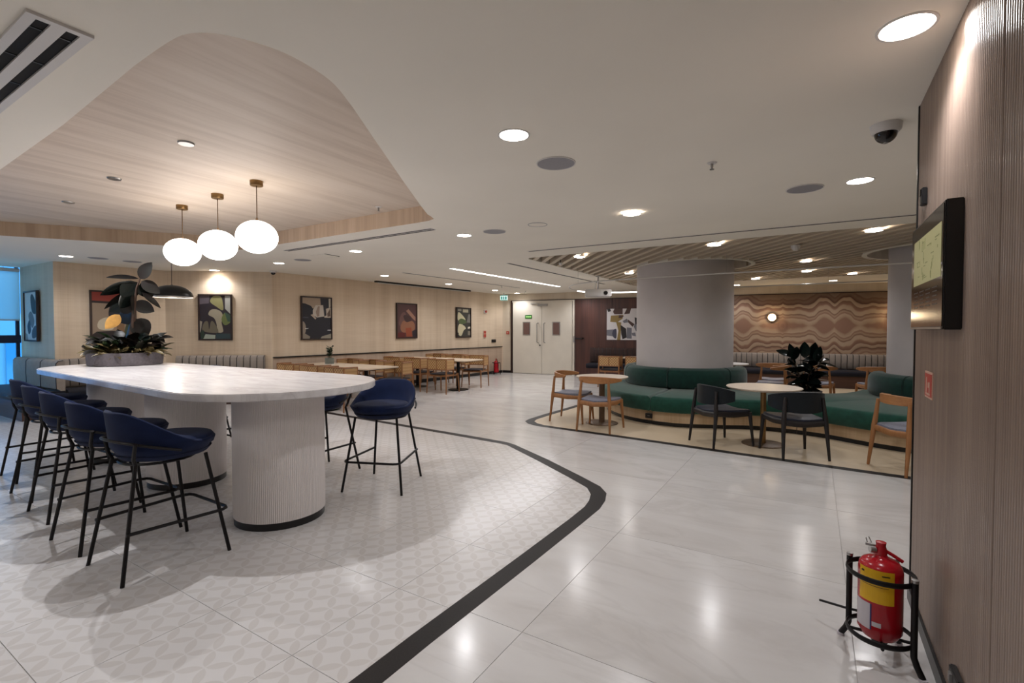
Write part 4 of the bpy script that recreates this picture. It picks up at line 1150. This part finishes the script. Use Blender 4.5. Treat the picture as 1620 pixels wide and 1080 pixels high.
def slot(x0, y0, x1, y1, label, w=.035, n=1, frame=.012, zb=CEIL):
    d = Vector((x1 - x0, y1 - y0)); L = d.length; a = math.atan2(d.y, d.x)
    t = thing('slot_diffuser', label, 'vent', (x0, y0, zb), a)
    W = n * w + (n - 1) * .035 if n > 1 else w
    build('frame', G().box((L / 2, 0, -.0025), (L + 2 * frame, W + 2 * frame, .005)), M['white_plastic'], t)
    for i in range(n):
        y = (i - (n - 1) / 2) * (w + (.035 if n > 1 else 0))
        s_ = build('slot', G().box((L / 2, y, -.006), (L, w, .003)), M['black_matt'], t)
    return t
slot(-3.71, 6.45, 2.4, 6.53, 'long black ceiling slot in front of the slatted field', .025)
slot(-4.69, 7.41, -4.70, 12.11, 'black ceiling slot left of the slatted field, beside the projector', .04)
slot(-7.33, 7.47, -7.18, 11.94, 'thin black ceiling slot between the dining tables and the light strip', .03)
slot(-6.78, 4.46, -3.86, 4.42, 'twin black ceiling slot along the far edge of the timber recess', .022, 2, .01)
av = thing('air_grille', 'white-framed air grille with two dark slots at the top left', 'vent', (-2.5, .705, CEIL), PI)
g = G(); L = 3.6
for y in (-.083, .0, .083): g.box((L / 2, y, -.006), (L, .034 if y else .045, .012))
for x in (.012, L - .012): g.box((x, 0, -.0065), (.03, .202, .0128))
build('frame', g, M['white_plastic'], av)
for y in (-.044, .044):
    build('slot', G().box((L / 2, y, -.002), (L - .05, .043, .003)), M['black_matt'], av)
g = G()
for i in range(11):
    for y in (-.044, .044): g.box((.12 + i * .33, y, -.005), (.008, .042, .004))
build('cross_bars', g, M['black'], av)['kind'] = 'stuff'

t = thing('light_strip', 'long glowing linear light in the white ceiling before the double door', 'ceiling light', (-6.03, 7.45, CEIL), PI / 2)
build('diffuser', G().box((2.35, 0, -.004), (4.7, .075, .006)), M['strip_on'], t)
build('profile', G().box((2.35, 0, -.0015), (4.74, .10, .003)), M['white_plastic'], t)
la = bpy.data.lights.new('strip_light', 'AREA'); la.shape = 'RECTANGLE'; la.size = 4.6; la.size_y = .07; la.energy = 30; la.color = LIGHT_COL
lo = bpy.data.objects.new('strip_light', la); COL.objects.link(lo); lo.parent = t; lo.location = (2.35, 0, -.02)

# projection screen housing
t = thing('projection_screen', 'retracted projection screen in a black ceiling slot along the left wall', 'screen', (-9.12, 8.35, CEIL), math.atan2(3.58, .18))
build('housing', G().box((1.79, 0, -.02), (3.58, .09, .038)), M['black'], t)
build('bottom_rail', G().tube([(.05, -.02, -.048), (3.53, -.02, -.048)], .012, 8), M['white_plastic'], t)
t = thing('ceiling_hatch', 'small square ceiling hatch with a black gap, behind the twin slot', 'hatch', (-6.73, 5.1, CEIL), .1)
build('panel', G().box((0, 0, -.004), (.3, .3, .006)), M['ceiling'], t)
build('gap', G().box((.0, .155, -.003), (.3, .018, .004)).box((.155, .0, -.003), (.018, .3, .004)), M['black_matt'], t)

# globe pendants
def globe(x, y, label, rg):
    t = thing('globe_pendant', label, 'pendant lamp', (x, y, REC), 0, 'globe pendants over the long table')
    build('canopy', G().lathe([(0, -.045), (.052, -.045), (.056, -.04), (.056, -.0), (0, 0)], 28), M['brass'], t)
    build('rod', G().tube([(0, 0, -.04), (0, 0, -.37)], .0045, 8), M['bronze'], t)
    build('collar', G().lathe([(0, -.37), (.012, -.365), (.01, -.34), (0, -.335)], 12), M['bronze'], t)
    n = 20
    build('globe', G().lathe([(rg * math.sin(PI * k / n), -.515 - .84 * rg * math.cos(PI * k / n)) for k in range(n + 1)], 36), M['globe_on'], t, sharp=180)
    return t
gl = globe(-4.40, 2.60, 'glowing white globe pendant nearest the photographer, rightmost of the three', .178)
dup(gl, (-5.16, 2.64, REC), 0, 'middle one of the three glowing white globe pendants')
dup(gl, (-5.96, 2.67, REC), 0, 'leftmost and farthest of the three glowing white globe pendants')

# black dome pendant
t = thing('dome_pendant', 'black dome pendant hanging left of the green abstract picture', 'pendant lamp', (-9.0, 3.86, CEIL))
build('canopy', G().lathe([(0, -.03), (.04, -.03), (.045, -.001), (0, -.001)], 20), M['black'], t)
build('cord', G().tube([(0, 0, -.02), (0, 0, -.47)], .004, 6), M['black'], t)
R_ = .30
g = G(); pr = [(.015, -.455), (.03, -.465)] + [(R_ * math.sin(a), -.46 - .19 * (1 - math.cos(a))) for a in [PI / 2 * k / 12 for k in range(2, 13)]]
pr2 = [(max(.01, r - .006), z - .006) for r, z in pr[::-1]]
pr2[0] = (R_ - .006, pr[-1][1])
build('shade', G().lathe(pr, 40), M['black'], t) if False else None
rings = [[(r * math.cos(a), r * math.sin(a), z) for a in [2 * PI * j / 40 for j in range(40)]] for r, z in pr + pr2]
sh = build('shade', G().loft(rings, 40, cap=False), M['black'], t)
build('inner_face', G().loft([[((r - .004) * math.cos(a), (r - .004) * math.sin(a), z - .009) for a in [2 * PI * j / 40 for j in range(40)]] for r, z in pr[2:]], 40, cap=False), M['white_plastic'], sh)
build('bulb', G().lathe([(.04 * math.sin(PI * k / 10), -.57 - .04 * math.cos(PI * k / 10)) for k in range(11)], 16), M['lamp_on'], t)
pd = bpy.data.lights.new('pendant_bulb', 'POINT'); pd.energy = 6; pd.color = (1, .85, .7); pd.shadow_soft_size = .05
lo = bpy.data.objects.new('pendant_bulb', pd); COL.objects.link(lo); lo.parent = t; lo.location = (0, 0, -.66)

# wall sconces on the mural
def sconce(x, label):
    p = back(x, .03)
    t = thing('wall_sconce', label, 'wall lamp', (p[0], p[1], 1.80), ang, 'round wall lamps on the mural')
    rg = [[(r * math.cos(a), y, r * math.sin(a)) for a in [2 * PI * j / 32 for j in range(32)]] for r, y in ((0.001, 0), (.09, 0), (.09, -.05), (.118, -.052), (.118, -.066), (.096, -.068), (.09, -.06))]
    build('ring', G().loft(rg, 32, cap=False), M['brass'], t)
    rg = [[(r * math.cos(a), y, r * math.sin(a)) for a in [2 * PI * j / 32 for j in range(32)]] for r, y in ((.098, -.055), (.096, -.072), (.075, -.088), (.04, -.096), (.001, -.098))]
    build('diffuser', G().loft(rg, 32, cap=False), M['sconce_on'], t)
    l = bpy.data.lights.new('sconce_light', 'POINT'); l.energy = 3.2; l.color = (1, .74, .45); l.shadow_soft_size = .08
    o = bpy.data.objects.new('sconce_light', l); COL.objects.link(o); o.parent = t; o.location = (0, -.14, 0)
sconce(-1.01, 'round glowing wall lamp on the agate mural, right of the first pillar')
sconce(1.68, 'round glowing wall lamp on the mural whose glow shows beside the second pillar')

# hanging ring track
tr = thing('ring_track', 'thin white ring track hanging below the slatted ceiling around the pillars', 'track', (-1, 9.8, 2.36))
pth = [(3.9, 8.36), (1.2, 8.36), (-1.2, 8.36), (-2.6, 8.38), (-3.4, 8.5), (-3.95, 8.8), (-4.32, 9.2), (-4.56, 9.75), (-4.62, 10.25), (-4.4, 10.75), (-3.95, 11.05), (-3.4, 11.15), (-2.0, 11.2), (1.2, 11.2), (3.9, 11.2)]
P3 = [(p[0] + 1, p[1] - 9.8, 0) for p in spline(pth, 5)]
build('track', G().tube(P3, .012, 8), M['white_plastic'], tr)
P4 = [(p[0] + 1, p[1] - 9.8, -.02) for p in spline(pth[8:12], 6)]
build('light_insert', G().tube(P4, .009, 8), M['strip_on'], tr)
for x, y in ((-3.95, 8.8), (-1.2, 8.36), (1.2, 8.36), (-4.4, 10.75), (-2.0, 11.2), (.2, 11.2)):
    build('wire', G().tube([(x + 1, y - 9.8, 0), (x + 1, y - 9.8, .42)], .002, 5), M['silver'], tr)

# projector on its pole
t = thing('projector', 'white projector hanging on a pole left of the first pillar', 'projector', (-4.14, 10.3, CEIL), math.radians(24))
build('ceiling_plate', G().lathe([(0, -.015), (.06, -.015), (.06, -.0), (0, 0)], 20), M['white_plastic'], t)
build('pole', G().tube([(0, 0, 0), (0, 0, -.30)], .018, 10), M['silver'], t)
build('pole', G().tube([(-.06, .02, -.12), (-.06, .02, -.30)], .009, 8), M['silver'], t)
bd = build('body', G().box((0, 0, -.385), (.58, .38, .17)), M['white_plastic'], t, bevel=.02)
build('lens', G().cyl((.16, -.17, -.385), (.16, -.2, -.385), .045, n=20), M['black'], t)
build('vent', G().box((-.15, -.182, -.385), (.16, .006, .07)), M['grey_mesh'], t)
build('side_panel', G().box((.283, .0, -.385), (.006, .24, .1)), M['label_white'], t)
build('bracket', G().box((0, 0, -.30), (.16, .12, .02)), M['silver'], t)

# cameras
t = thing('dome_camera', 'white dome security camera with dark bubble at the top right', 'camera', (.335, 3.58, CEIL))
build('housing', G().lathe([(0, -.05), (.062, -.05), (.075, -.035), (.078, -.0), (0, 0)], 32), M['white_plastic'], t)
build('bubble', G().lathe([(.056 * math.cos(PI / 2 * k / 8), -.05 - .056 * math.sin(PI / 2 * k / 8)) for k in range(9)], 28), M['glass_screen'], t)
build('lens', G().lathe([(0, -.108), (.012, -.107), (.014, -.1), (0, -.1)], 12), M['silver'], t)
t = thing('dome_camera', 'tiny dome security camera under the ceiling right of the globes', 'camera', (-9.35, 5.85, CEIL))
build('housing', G().lathe([(0, -.04), (.06, -.04), (.065, 0), (0, 0)], 24), M['white_plastic'], t)
build('bubble', G().lathe([(.045 * math.cos(PI / 2 * k / 6), -.04 - .045 * math.sin(PI / 2 * k / 6)) for k in range(7)], 20), M['glass_screen'], t)

# exit sign
t = thing('exit_sign', 'glowing teal and white exit sign hanging left of the double door', 'sign', (-8.62, 13.35, 2.5), math.radians(20))
build('panel', G().box((0, 0, 0), (.24, .03, .17)), M['exit_on'], t)
g = G(); g.box((-.07, -.017, -.005), (.05, .004, .1)); g.box((0.0, -.017, -.005), (.04, .004, .1)); g.box((.07, -.017, -.005), (.05, .004, .1))
g.box((0, -.017, .075), (.24, .004, .018)); g.box((0, -.017, -.076), (.24, .004, .016))
build('pictogram', g, M['exit_teal'], t); build('hanger', G().box((0, 0, .12), (.03, .02, .08)), M['white_plastic'], t)

# ================================================================== WALL ITEMS
def wall_box(name, label, cat, x, y, z, d, mat, rz=0.0, bevel=.003):
    t = thing(name, label, cat, (x, y, z), rz)
    return t, build('plate', G().box((0, 0, 0), d), M[mat], t, bevel=bevel)
wa = math.atan2(8, .51)     # direction of the left wall
def onL(y, off=0.0): return (-9.56 + (y - 5.95) * (.51 / 8.0) + off, y)
p = onL(12.97, .02); t, _ = wall_box('fire_sounder', 'red fire sounder high on the left wall past the last picture', 'alarm', p[0], p[1], 2.05, (.12, .03, .12), 'white_plastic', wa)
build('horn', G().lathe([(0, 0), (.04, .0), (.045, .02), (0, .02)], 16), M['sign_red'], t, loc=(0, -.02, 0)).rotation_euler = (PI / 2, 0, 0)
p = onL(12.95, .012); t, _ = wall_box('fire_notice', 'small red and white fire notice on the left wall above the extinguisher', 'sign', p[0], p[1], 1.32, (.14, .012, .24), 'sign_rim', wa)
build('red_field', G().box((0, -.008, .06), (.11, .004, .08)).box((0, -.008, -.05), (.11, .004, .1)), M['sign_red'], t)
p = onL(13.42, .015); t, _ = wall_box('wall_socket', 'black wall socket plate above the ledge at the far end of the left wall', 'outlet', p[0], p[1], 1.09, (.22, .02, .10), 'black', wa)
build('rocker', G().box((0, -.012, 0), (.05, .006, .05)), M['frame_dark'], t)
p = back(-8.86, .02); t, _ = wall_box('call_point', 'small orange-red alarm call point beside the double door frame', 'alarm', p[0], p[1], 1.36, (.10, .03, .10), 'sign_red', ang)
build('window', G().box((0, -.018, 0), (.05, .006, .03)), M['sign_rim'], t)
p = back(-6.42, .06); t = thing('door_latch', 'dark metal latch on the brown wall right of the double door', 'latch', (p[0], p[1], 1.16), ang)
build('plate', G().box((-.12, 0, 0), (.05, .02, .2)), M['silver'], t); build('bar', G().box((.03, -.01, .02), (.22, .02, .05)), M['black'], t); build('knob', G().lathe([(0, 0), (.03, 0), (.03, .03), (0, .03)], 14, (.16, 0, .02)), M['black'], t)

# wall display with evacuation plan on the reeded wall
t = thing('wall_display', 'black glossy wall display showing a yellow-green plan on the reeded wall', 'display', (RX, 2.745, 1.4695))
build('casing', G().box((-.0275, 0, .2425), (.055, .71, .485)), M['black'], t, bevel=.004)
sc = build('screen', G().box((-.0565, 0, .2425), (.003, .685, .46)), M['glass_screen'], t)
pg = build('plan_page', G().box((-.0585, -.02, .307), (.001, .59, .207)), M['screen_page'], sc)
g = G(); rnd = random.Random(3)
for i in range(34):
    y = rnd.uniform(-.26, .20); z = rnd.uniform(.225, .39)
    if rnd.random() < .5: g.box((-.0592, y, z), (.0006, rnd.uniform(.02, .08), .003))
    else: g.box((-.0592, y, z), (.0006, .004, rnd.uniform(.01, .05)))
build('plan_lines', g, M['screen_ink'], sc)
g = G()
for r in range(5):
    for c in range(4): g.box((-.0586, -.24 + c * .14 + .03, .17 - r * .017), (.0006, .1 - .01 * (r % 3), .004))
build('text_lines', g, plain('dim_text', (66, 58, 54), .4, grain=0), sc)
build('indicator', G().box((-.0592, -.33, .25), (.002, .008, .008)), M['label_white'], t)
build('bottom_lip', G().box((-.0585, 0, .006), (.004, .69, .008)), M['silver'], t)
t, _ = wall_box('wall_sensor', 'small dark sensor on the reeded wall above the display', 'sensor', RX - .013, 3.13, 2.125, (.024, .05, .085), 'black', 0, .004)
build('led_window', G().box((-.014, 0, .02), (.004, .03, .03)), M['glass_screen'], t)
t, _ = wall_box('fire_sign', 'small faded red fire sign on the reeded wall below the display', 'sign', RX - .003, 2.965, 1.21, (.004, .17, .125), 'sign_rim', 0, 0)
build('red_field', G().box((-.003, 0, 0), (.002, .15, .105)), M['sign_red'], t)
g = G(); g.box((-.0045, .035, 0), (.001, .018, .07)); g.box((-.0045, -.01, .0), (.001, .02, .025)); g.box((-.0045, -.035, -.01), (.001, .015, .05)); g.box((-.0045, 0, -.042), (.001, .1, .01))
build('symbols', g, M['sign_rim'], t)
t, _ = wall_box('wall_socket', 'black wall socket low on the reeded wall at the bottom right', 'outlet', RX - .012, 2.305, .185, (.022, .12, .10), 'black', 0, .004)
build('switch', G().box((-.014, .02, .02), (.008, .025, .03)), M['silver'], t)

# ================================================================== FIRE EXTINGUISHERS
ex = thing('fire_extinguisher', 'red fire extinguisher with yellow label standing in the black stand by the reeded wall', 'fire extinguisher', (.263, 2.70, .085))
R = .083
build('cylinder', G().lathe([(0, 0), (.04, .003), (.066, .018), (R, .05), (R, .315), (.079, .336), (.068, .352), (.046, .364), (.028, .370), (.024, .38), (0, .38)], 40), M['red'], ex, sharp=60)
vv = build('valve', G().lathe([(0, .372), (.022, .372), (.024, .395), (.018, .42), (.02, .436), (0, .438)], 20), M['red'], ex)
build('lever', G().box((-.02, .02, .41), (.07, .014, .01)), M['silver'], vv)
build('gauge', G().cyl((-.02, -.01, .40), (-.042, -.018, .40), .014, n=14), M['silver'], vv)
build('safety_pin', G().tube([(-.03, .03, .41), (-.042, .04, .437), (-.052, .04, .43), (-.045, .03, .405)], .0025, 6), M['silver'], vv)
build('nozzle', G().tube([(.01, .01, .40), (.045, .0, .385), (.078, .01, .362)], .008, 8), M['red'], ex)
def wrap(a0, a1, z0, z1, rr):
    g = G(); n = 14
    for i in range(n):
        b0, b1 = math.radians(a0 + (a1 - a0) * i / n), math.radians(a0 + (a1 - a0) * (i + 1) / n)
        g.add([(rr * math.cos(b0), rr * math.sin(b0), z0), (rr * math.cos(b1), rr * math.sin(b1), z0), (rr * math.cos(b1), rr * math.sin(b1), z1), (rr * math.cos(b0), rr * math.sin(b0), z1)], [(0, 1, 2, 3)])
    return g
yl = build('yellow_label', wrap(205, 300, .19, .335, R + .0012), M['yellow'], ex, fix=False)
build('label_print', wrap(212, 222, .312, .320, R + .0018).add(*(lambda q: (q.v, q.f))(wrap(268, 288, .312, .317, R + .0018))).add(*(lambda q: (q.v, q.f))(wrap(215, 285, .262, .264, R + .0018))), M['frame_dark'], yl, fix=False)
build('white_label', wrap(188, 240, .065, .18, R + .001), M['label_white'], ex, fix=False)
build('label_edge', wrap(240, 244, .065, .18, R + .0011), plain('label_blue', (40, 34, 92), .5, grain=0), ex, fix=False)
build('tag', wrap(245, 268, .085, .105, R + .001), M['label_white'], ex, fix=False)
sd = thing('extinguisher_stand', 'black tubular stand with two rings around the red fire extinguisher', 'stand', (.263, 2.70, 0))
for r_, z in ((.125, .385), (.122, .115)):
    build('ring', G().tube([(r_ * math.cos(a), r_ * math.sin(a), z) for a in [2 * PI * k / 36 for k in range(36)]], .008, 8, closed=True, flat=(.6, 1.5)), M['black_metal'], sd)
for a in (143, 323, 60):
    ca, sa = math.cos(math.radians(a)), math.sin(math.radians(a))
    lg = build('leg', G().tube([(.137 * ca, .137 * sa, .405), (.137 * ca, .137 * sa, .085), (.15 * ca, .15 * sa, .05), (.172 * ca, .172 * sa, .012)], .0125, 10), M['black_metal'], sd)
    build('rubber_foot', G().lathe([(0, 0), (.015, 0), (.016, .014), (0, .016)], 12, (.174 * ca, .174 * sa, 0)), M['label_white'], lg)
    build('end_cap', G().lathe([(0, .403), (.0135, .403), (.0135, .415), (0, .416)], 12, (.137 * ca, .137 * sa, 0)), M['silver'], lg)
build('cross_bar', G().tube([(.122, 0, .1), (-.122, 0, .1)], .007, 8), M['black_metal'], sd)
build('cross_bar', G().tube([(0, .122, .1), (0, -.122, .1)], .007, 8), M['black_metal'], sd)
build('center_cup', G().lathe([(0, .072), (.03, .072), (.034, .084), (0, .084)], 20), M['black_metal'], sd)
build('pull_rod', G().tube([(-.06, .05, .16), (-.13, .095, .14), (-.225, .16, .115)], .006, 8), M['black_metal'], sd)
t = thing('fire_extinguisher', 'small red fire extinguisher on the floor by the far end of the left wall', 'fire extinguisher', (-8.86, 13.25, 0))
build('cylinder', G().lathe([(0, .05), (.08, .07), (.085, .12), (.085, .36), (.06, .42), (.02, .45), (.02, .52), (0, .52)], 24), M['red'], t)
build('hose', G().tube([(0, 0, .5), (.08, -.04, .48), (.11, -.04, .3), (.1, -.04, .2)], .01, 6), M['black'], t)
g = G().tube([(.13 * math.cos(a), .13 * math.sin(a), .38) for a in [2 * PI * k / 20 for k in range(20)]], .01, 6, closed=True)
g.tube([(.12 * math.cos(a), .12 * math.sin(a), .06) for a in [2 * PI * k / 20 for k in range(20)]], .01, 6, closed=True)
for a in (30, 150, 270): g.tube([(.13 * math.cos(math.radians(a)), .13 * math.sin(math.radians(a)), .4), (.14 * math.cos(math.radians(a)), .14 * math.sin(math.radians(a)), 0)], .01, 6)
build('stand', g, M['black_metal'], t)

# ================================================================== PLANTS
def leaf_mesh(L, W, fold=.12, droop=.12, n=6, tip=.5):
    g = G(); V_ = []; F_ = []
    for i in range(n + 1):
        t = i / n; w = W / 2 * (math.sin(PI * min(1, t ** .85)) ** .75 if 0 < t < 1 else 0.02)
        z = -droop * L * t * t; V_ += [(-w, t * L, z + fold * w * 2), (0, t * L, z), (w, t * L, z + fold * w * 2)]
    for i in range(n):
        a = i * 3; F_ += [(a, a + 1, a + 4, a + 3), (a + 1, a + 2, a + 5, a + 4)]
    return g.add(V_, F_)
def aim(o, base, d, roll=0.0, scale=(1, 1, 1)):
    d = Vector(d).normalized()
    q = d.to_track_quat('Y', 'Z')
    o.rotation_mode = 'QUATERNION'
    from mathutils import Quaternion
    o.rotation_quaternion = q @ Quaternion((0, 1, 0), roll)
    o.location = base; o.scale = scale
def foliage(n, rmax, z0, z1, L, W, seed, up=.5, sy=1.0):
    rnd = random.Random(seed); g = G(); lm = leaf_mesh(1, 1, .1, .25, 4)
    for i in range(n):
        a = rnd.uniform(0, 2 * PI); r = rmax * math.sqrt(rnd.random())
        base = Vector((r * math.cos(a), r * sy * math.sin(a), rnd.uniform(z0, z1)))
        a2 = a + rnd.uniform(-1, 1); el = rnd.uniform(-.1, up * 2)
        d = Vector((math.cos(a2) * math.cos(el), math.sin(a2) * math.cos(el), math.sin(el)))
        q = d.to_track_quat('Y', 'Z').to_matrix() @ Matrix.Rotation(rnd.uniform(-.6, .6), 3, 'Y')
        l = L * rnd.uniform(.6, 1.2); w = W * rnd.uniform(.7, 1.2)
        g.add([tuple(base + q @ Vector((v[0] * w, v[1] * l, v[2] * l))) for v in lm.v], lm.f)
    return g
# planter with the rubber plant on the long table. local x = to the photographer's right, z up
PA = math.radians(31.9)
pt = thing('planted_trough', 'round grey planter with tall dark rubber plant and low foliage on the long table', 'plant', (-7.0, 2.5, 1.05), PA)
build('trough', G().lathe([(0, 0), (.345, 0), (.36, .006), (.372, .15), (.352, .15), (.348, .125), (0, .125)], 48), M['planter'], pt)
build('soil', G().lathe([(0, .126), (.346, .126), (.3, .145), (0, .15)], 32), M['soil'], pt)
def U(px, py, dep=0.0): return ((px - 201) * .0075, dep, 1.47 + (521 - py) * .0075 - 1.05)
tk = [(.02, 0, .13), (.06, 0, .3), U(213, 512), U(216, 480), U(220, 455), U(226, 440)]
build('stem', G().tube(tk, [.03, .028, .024, .018, .012, .007], 8), M['stem'], pt)
lp = {}
def leaf(px0, py0, px1, py1, wid, mat='leaf_dark', dep0=0.0, dep1=0.0, roll=0.0, name='leaf'):
    a, b = Vector(U(px0, py0, dep0)), Vector(U(px1, py1, dep1)); d = b - a; L = d.length
    g = leaf_mesh(L, wid, .1, .05, 8)
    o = build(name, g, M[mat], pt, fix=False, sharp=180)
    aim(o, a, d, roll)
    return o
R9 = PI / 2
for spec in ((226, 441, 244, 414, .16, 'leaf_dark', 0, .0, R9), (224, 440, 183, 438, .12, 'leaf_dark', 0, -.1, .35), (228, 444, 252, 463, .14, 'leaf_dark', 0, .05, R9 * .8), (222, 446, 206, 470, .2, 'leaf_black', 0, -.1, R9),
             (222, 448, 175, 466, .17, 'leaf_black', 0, -.12, .7), (220, 456, 172, 487, .12, 'leaf_dark', 0, -.05, .3), (228, 462, 249, 486, .08, 'leaf_dark', 0, .1, R9 * .6), (216, 466, 224, 502, .20, 'leaf_dark', 0, -.1, R9),
             (216, 470, 165, 492, .2, 'leaf_black', 0, .12, R9 * .8), (214, 492, 198, 478, .18, 'leaf_dark', 0, -.05, R9), (203, 498, 187, 520, .13, 'leaf_yellow', -.1, -.16, R9), (214, 520, 231, 514, .15, 'leaf_dark', 0, 0, R9),
             (222, 531, 250, 535, .10, 'leaf_black', 0, -.1, R9 * .7), (238, 531, 260, 532, .05, 'leaf_dark', 0, 0, .6), (226, 448, 236, 468, .2, 'leaf_black', 0, .1, R9), (214, 500, 172, 505, .18, 'leaf_dark', 0, .14, R9 * .8),
             (214, 505, 228, 530, .22, 'leaf_dark', 0, .1, R9), (212, 512, 190, 535, .2, 'leaf_dark', 0, .12, R9), (215, 478, 236, 492, .16, 'leaf_dark', 0, .12, R9), (221, 452, 190, 450, .14, 'leaf_black', 0, .15, R9 * .5), (218, 460, 205, 488, .16, 'leaf_black', 0, -.12, R9 * .9)):
    leaf(*spec)
build('low_foliage', foliage(230, .34, .12, .18, .15, .06, 5, .4), M['leaf_olive'], pt, fix=False, sharp=180)['kind'] = 'stuff'
build('dark_foliage', foliage(120, .33, .14, .30, .16, .1, 9, .6), M['leaf_dark'], pt, fix=False, sharp=180)['kind'] = 'stuff'
build('green_foliage', foliage(40, .3, .16, .28, .18, .05, 12, .5), M['leaf_green'], pt, fix=False, sharp=180)['kind'] = 'stuff'

sp = thing('potted_plant', 'small green plant in a sage pot on the first dining table', 'plant', (-8.62, 6.62, .74))
build('saucer', G().lathe([(0, 0), (.10, 0), (.105, .015), (0, .015)], 28), M['white_plastic'], sp)
build('pot', G().lathe([(0, .015), (.085, .015), (.09, .02), (.09, .135), (.08, .135), (.078, .11), (0, .11)], 28), M['sage_pot'], sp)
build('soil', G().lathe([(0, .111), (.077, .111), (0, .116)], 20), M['soil'], sp)
rnd = random.Random(4)
for i in range(9):
    a = 2 * PI * i / 9 + rnd.uniform(-.3, .3); hgt = rnd.uniform(.16, .32); r0 = .03; r1 = rnd.uniform(.03, .09)
    tipp = (r1 * math.cos(a), r1 * math.sin(a), .115 + hgt)
    st_ = build('stem', G().tube([(r0 * math.cos(a), r0 * math.sin(a), .11), (r1 * .8 * math.cos(a), r1 * .8 * math.sin(a), .11 + hgt * .6), tipp], .0035, 5), M['leaf_green'], sp)
    for j in range(5):
        k = .35 + .16 * j; o = build('leaf', leaf_mesh(.10, .038, .1, .15, 4), M['leaf_green'], st_, fix=False, sharp=180)
        b = (r1 * k * math.cos(a), r1 * k * math.sin(a), .11 + hgt * k); a2 = a + (2.2 if j % 2 else -2.2) + rnd.uniform(-.5, .5)
        aim(o, b, (math.cos(a2), math.sin(a2), rnd.uniform(.3, 1.0)), rnd.uniform(-.5, .5))

fp = thing('floor_plant', 'bushy dark glossy rubber plant standing behind the middle of the green sofa', 'plant', (-.12, 9.62, 0))
build('pot', G().lathe([(0, 0), (.20, 0), (.24, .44), (.215, .44), (.21, .40), (0, .40)], 32), M['planter'], fp)
build('soil', G().lathe([(0, .401), (.208, .401), (0, .41)], 20), M['soil'], fp)
rnd = random.Random(11); proto = None
stems = []
for i in range(5):
    a = 2 * PI * i / 5; tipz = (1.22, 1.08, 1.0, 1.14, .95)[i]
    e = (.24 * math.cos(a), .24 * math.sin(a), tipz - .18); stems.append(e)
    build('stem', G().tube([(.03 * math.cos(a), .03 * math.sin(a), .4), (.13 * math.cos(a), .13 * math.sin(a), .7), e], [.014, .011, .006], 6), M['stem'], fp)
lmesh = build('leaf', leaf_mesh(.27, .14, .12, .15, 8), M['leaf_black'], fp, fix=False, sharp=180)
first = True
for i in range(92):
    s = stems[i % 5]; k = rnd.uniform(.0, 1.0); z = .46 + (s[2] - .40) * k
    c = Vector((s[0] * k * 1.0, s[1] * k * 1.0, z)); a = rnd.uniform(0, 2 * PI); el = rnd.uniform(-.25, .55) + (.65 if k > .85 else 0)
    o = lmesh if first else piece(lmesh, (0, 0, 0), 0, fp); first = False
    aim(o, c, (math.cos(a) * math.cos(el), math.sin(a) * math.cos(el), math.sin(el)), rnd.uniform(-.7, .7), (rnd.uniform(.75, 1.15),) * 3)
for i, (dx, dy, z, el) in enumerate(((-.2, -.08, 1.02, 1.25), (-.02, -.12, 1.05, 1.4), (.10, -.02, 1.04, 1.35), (.16, -.1, .98, 1.1))):
    o = piece(lmesh, (0, 0, 0), 0, fp); aim(o, (dx, dy, z - .06), (dx * .4, -.1, 1), .0, (1.15, 1.05, 1))
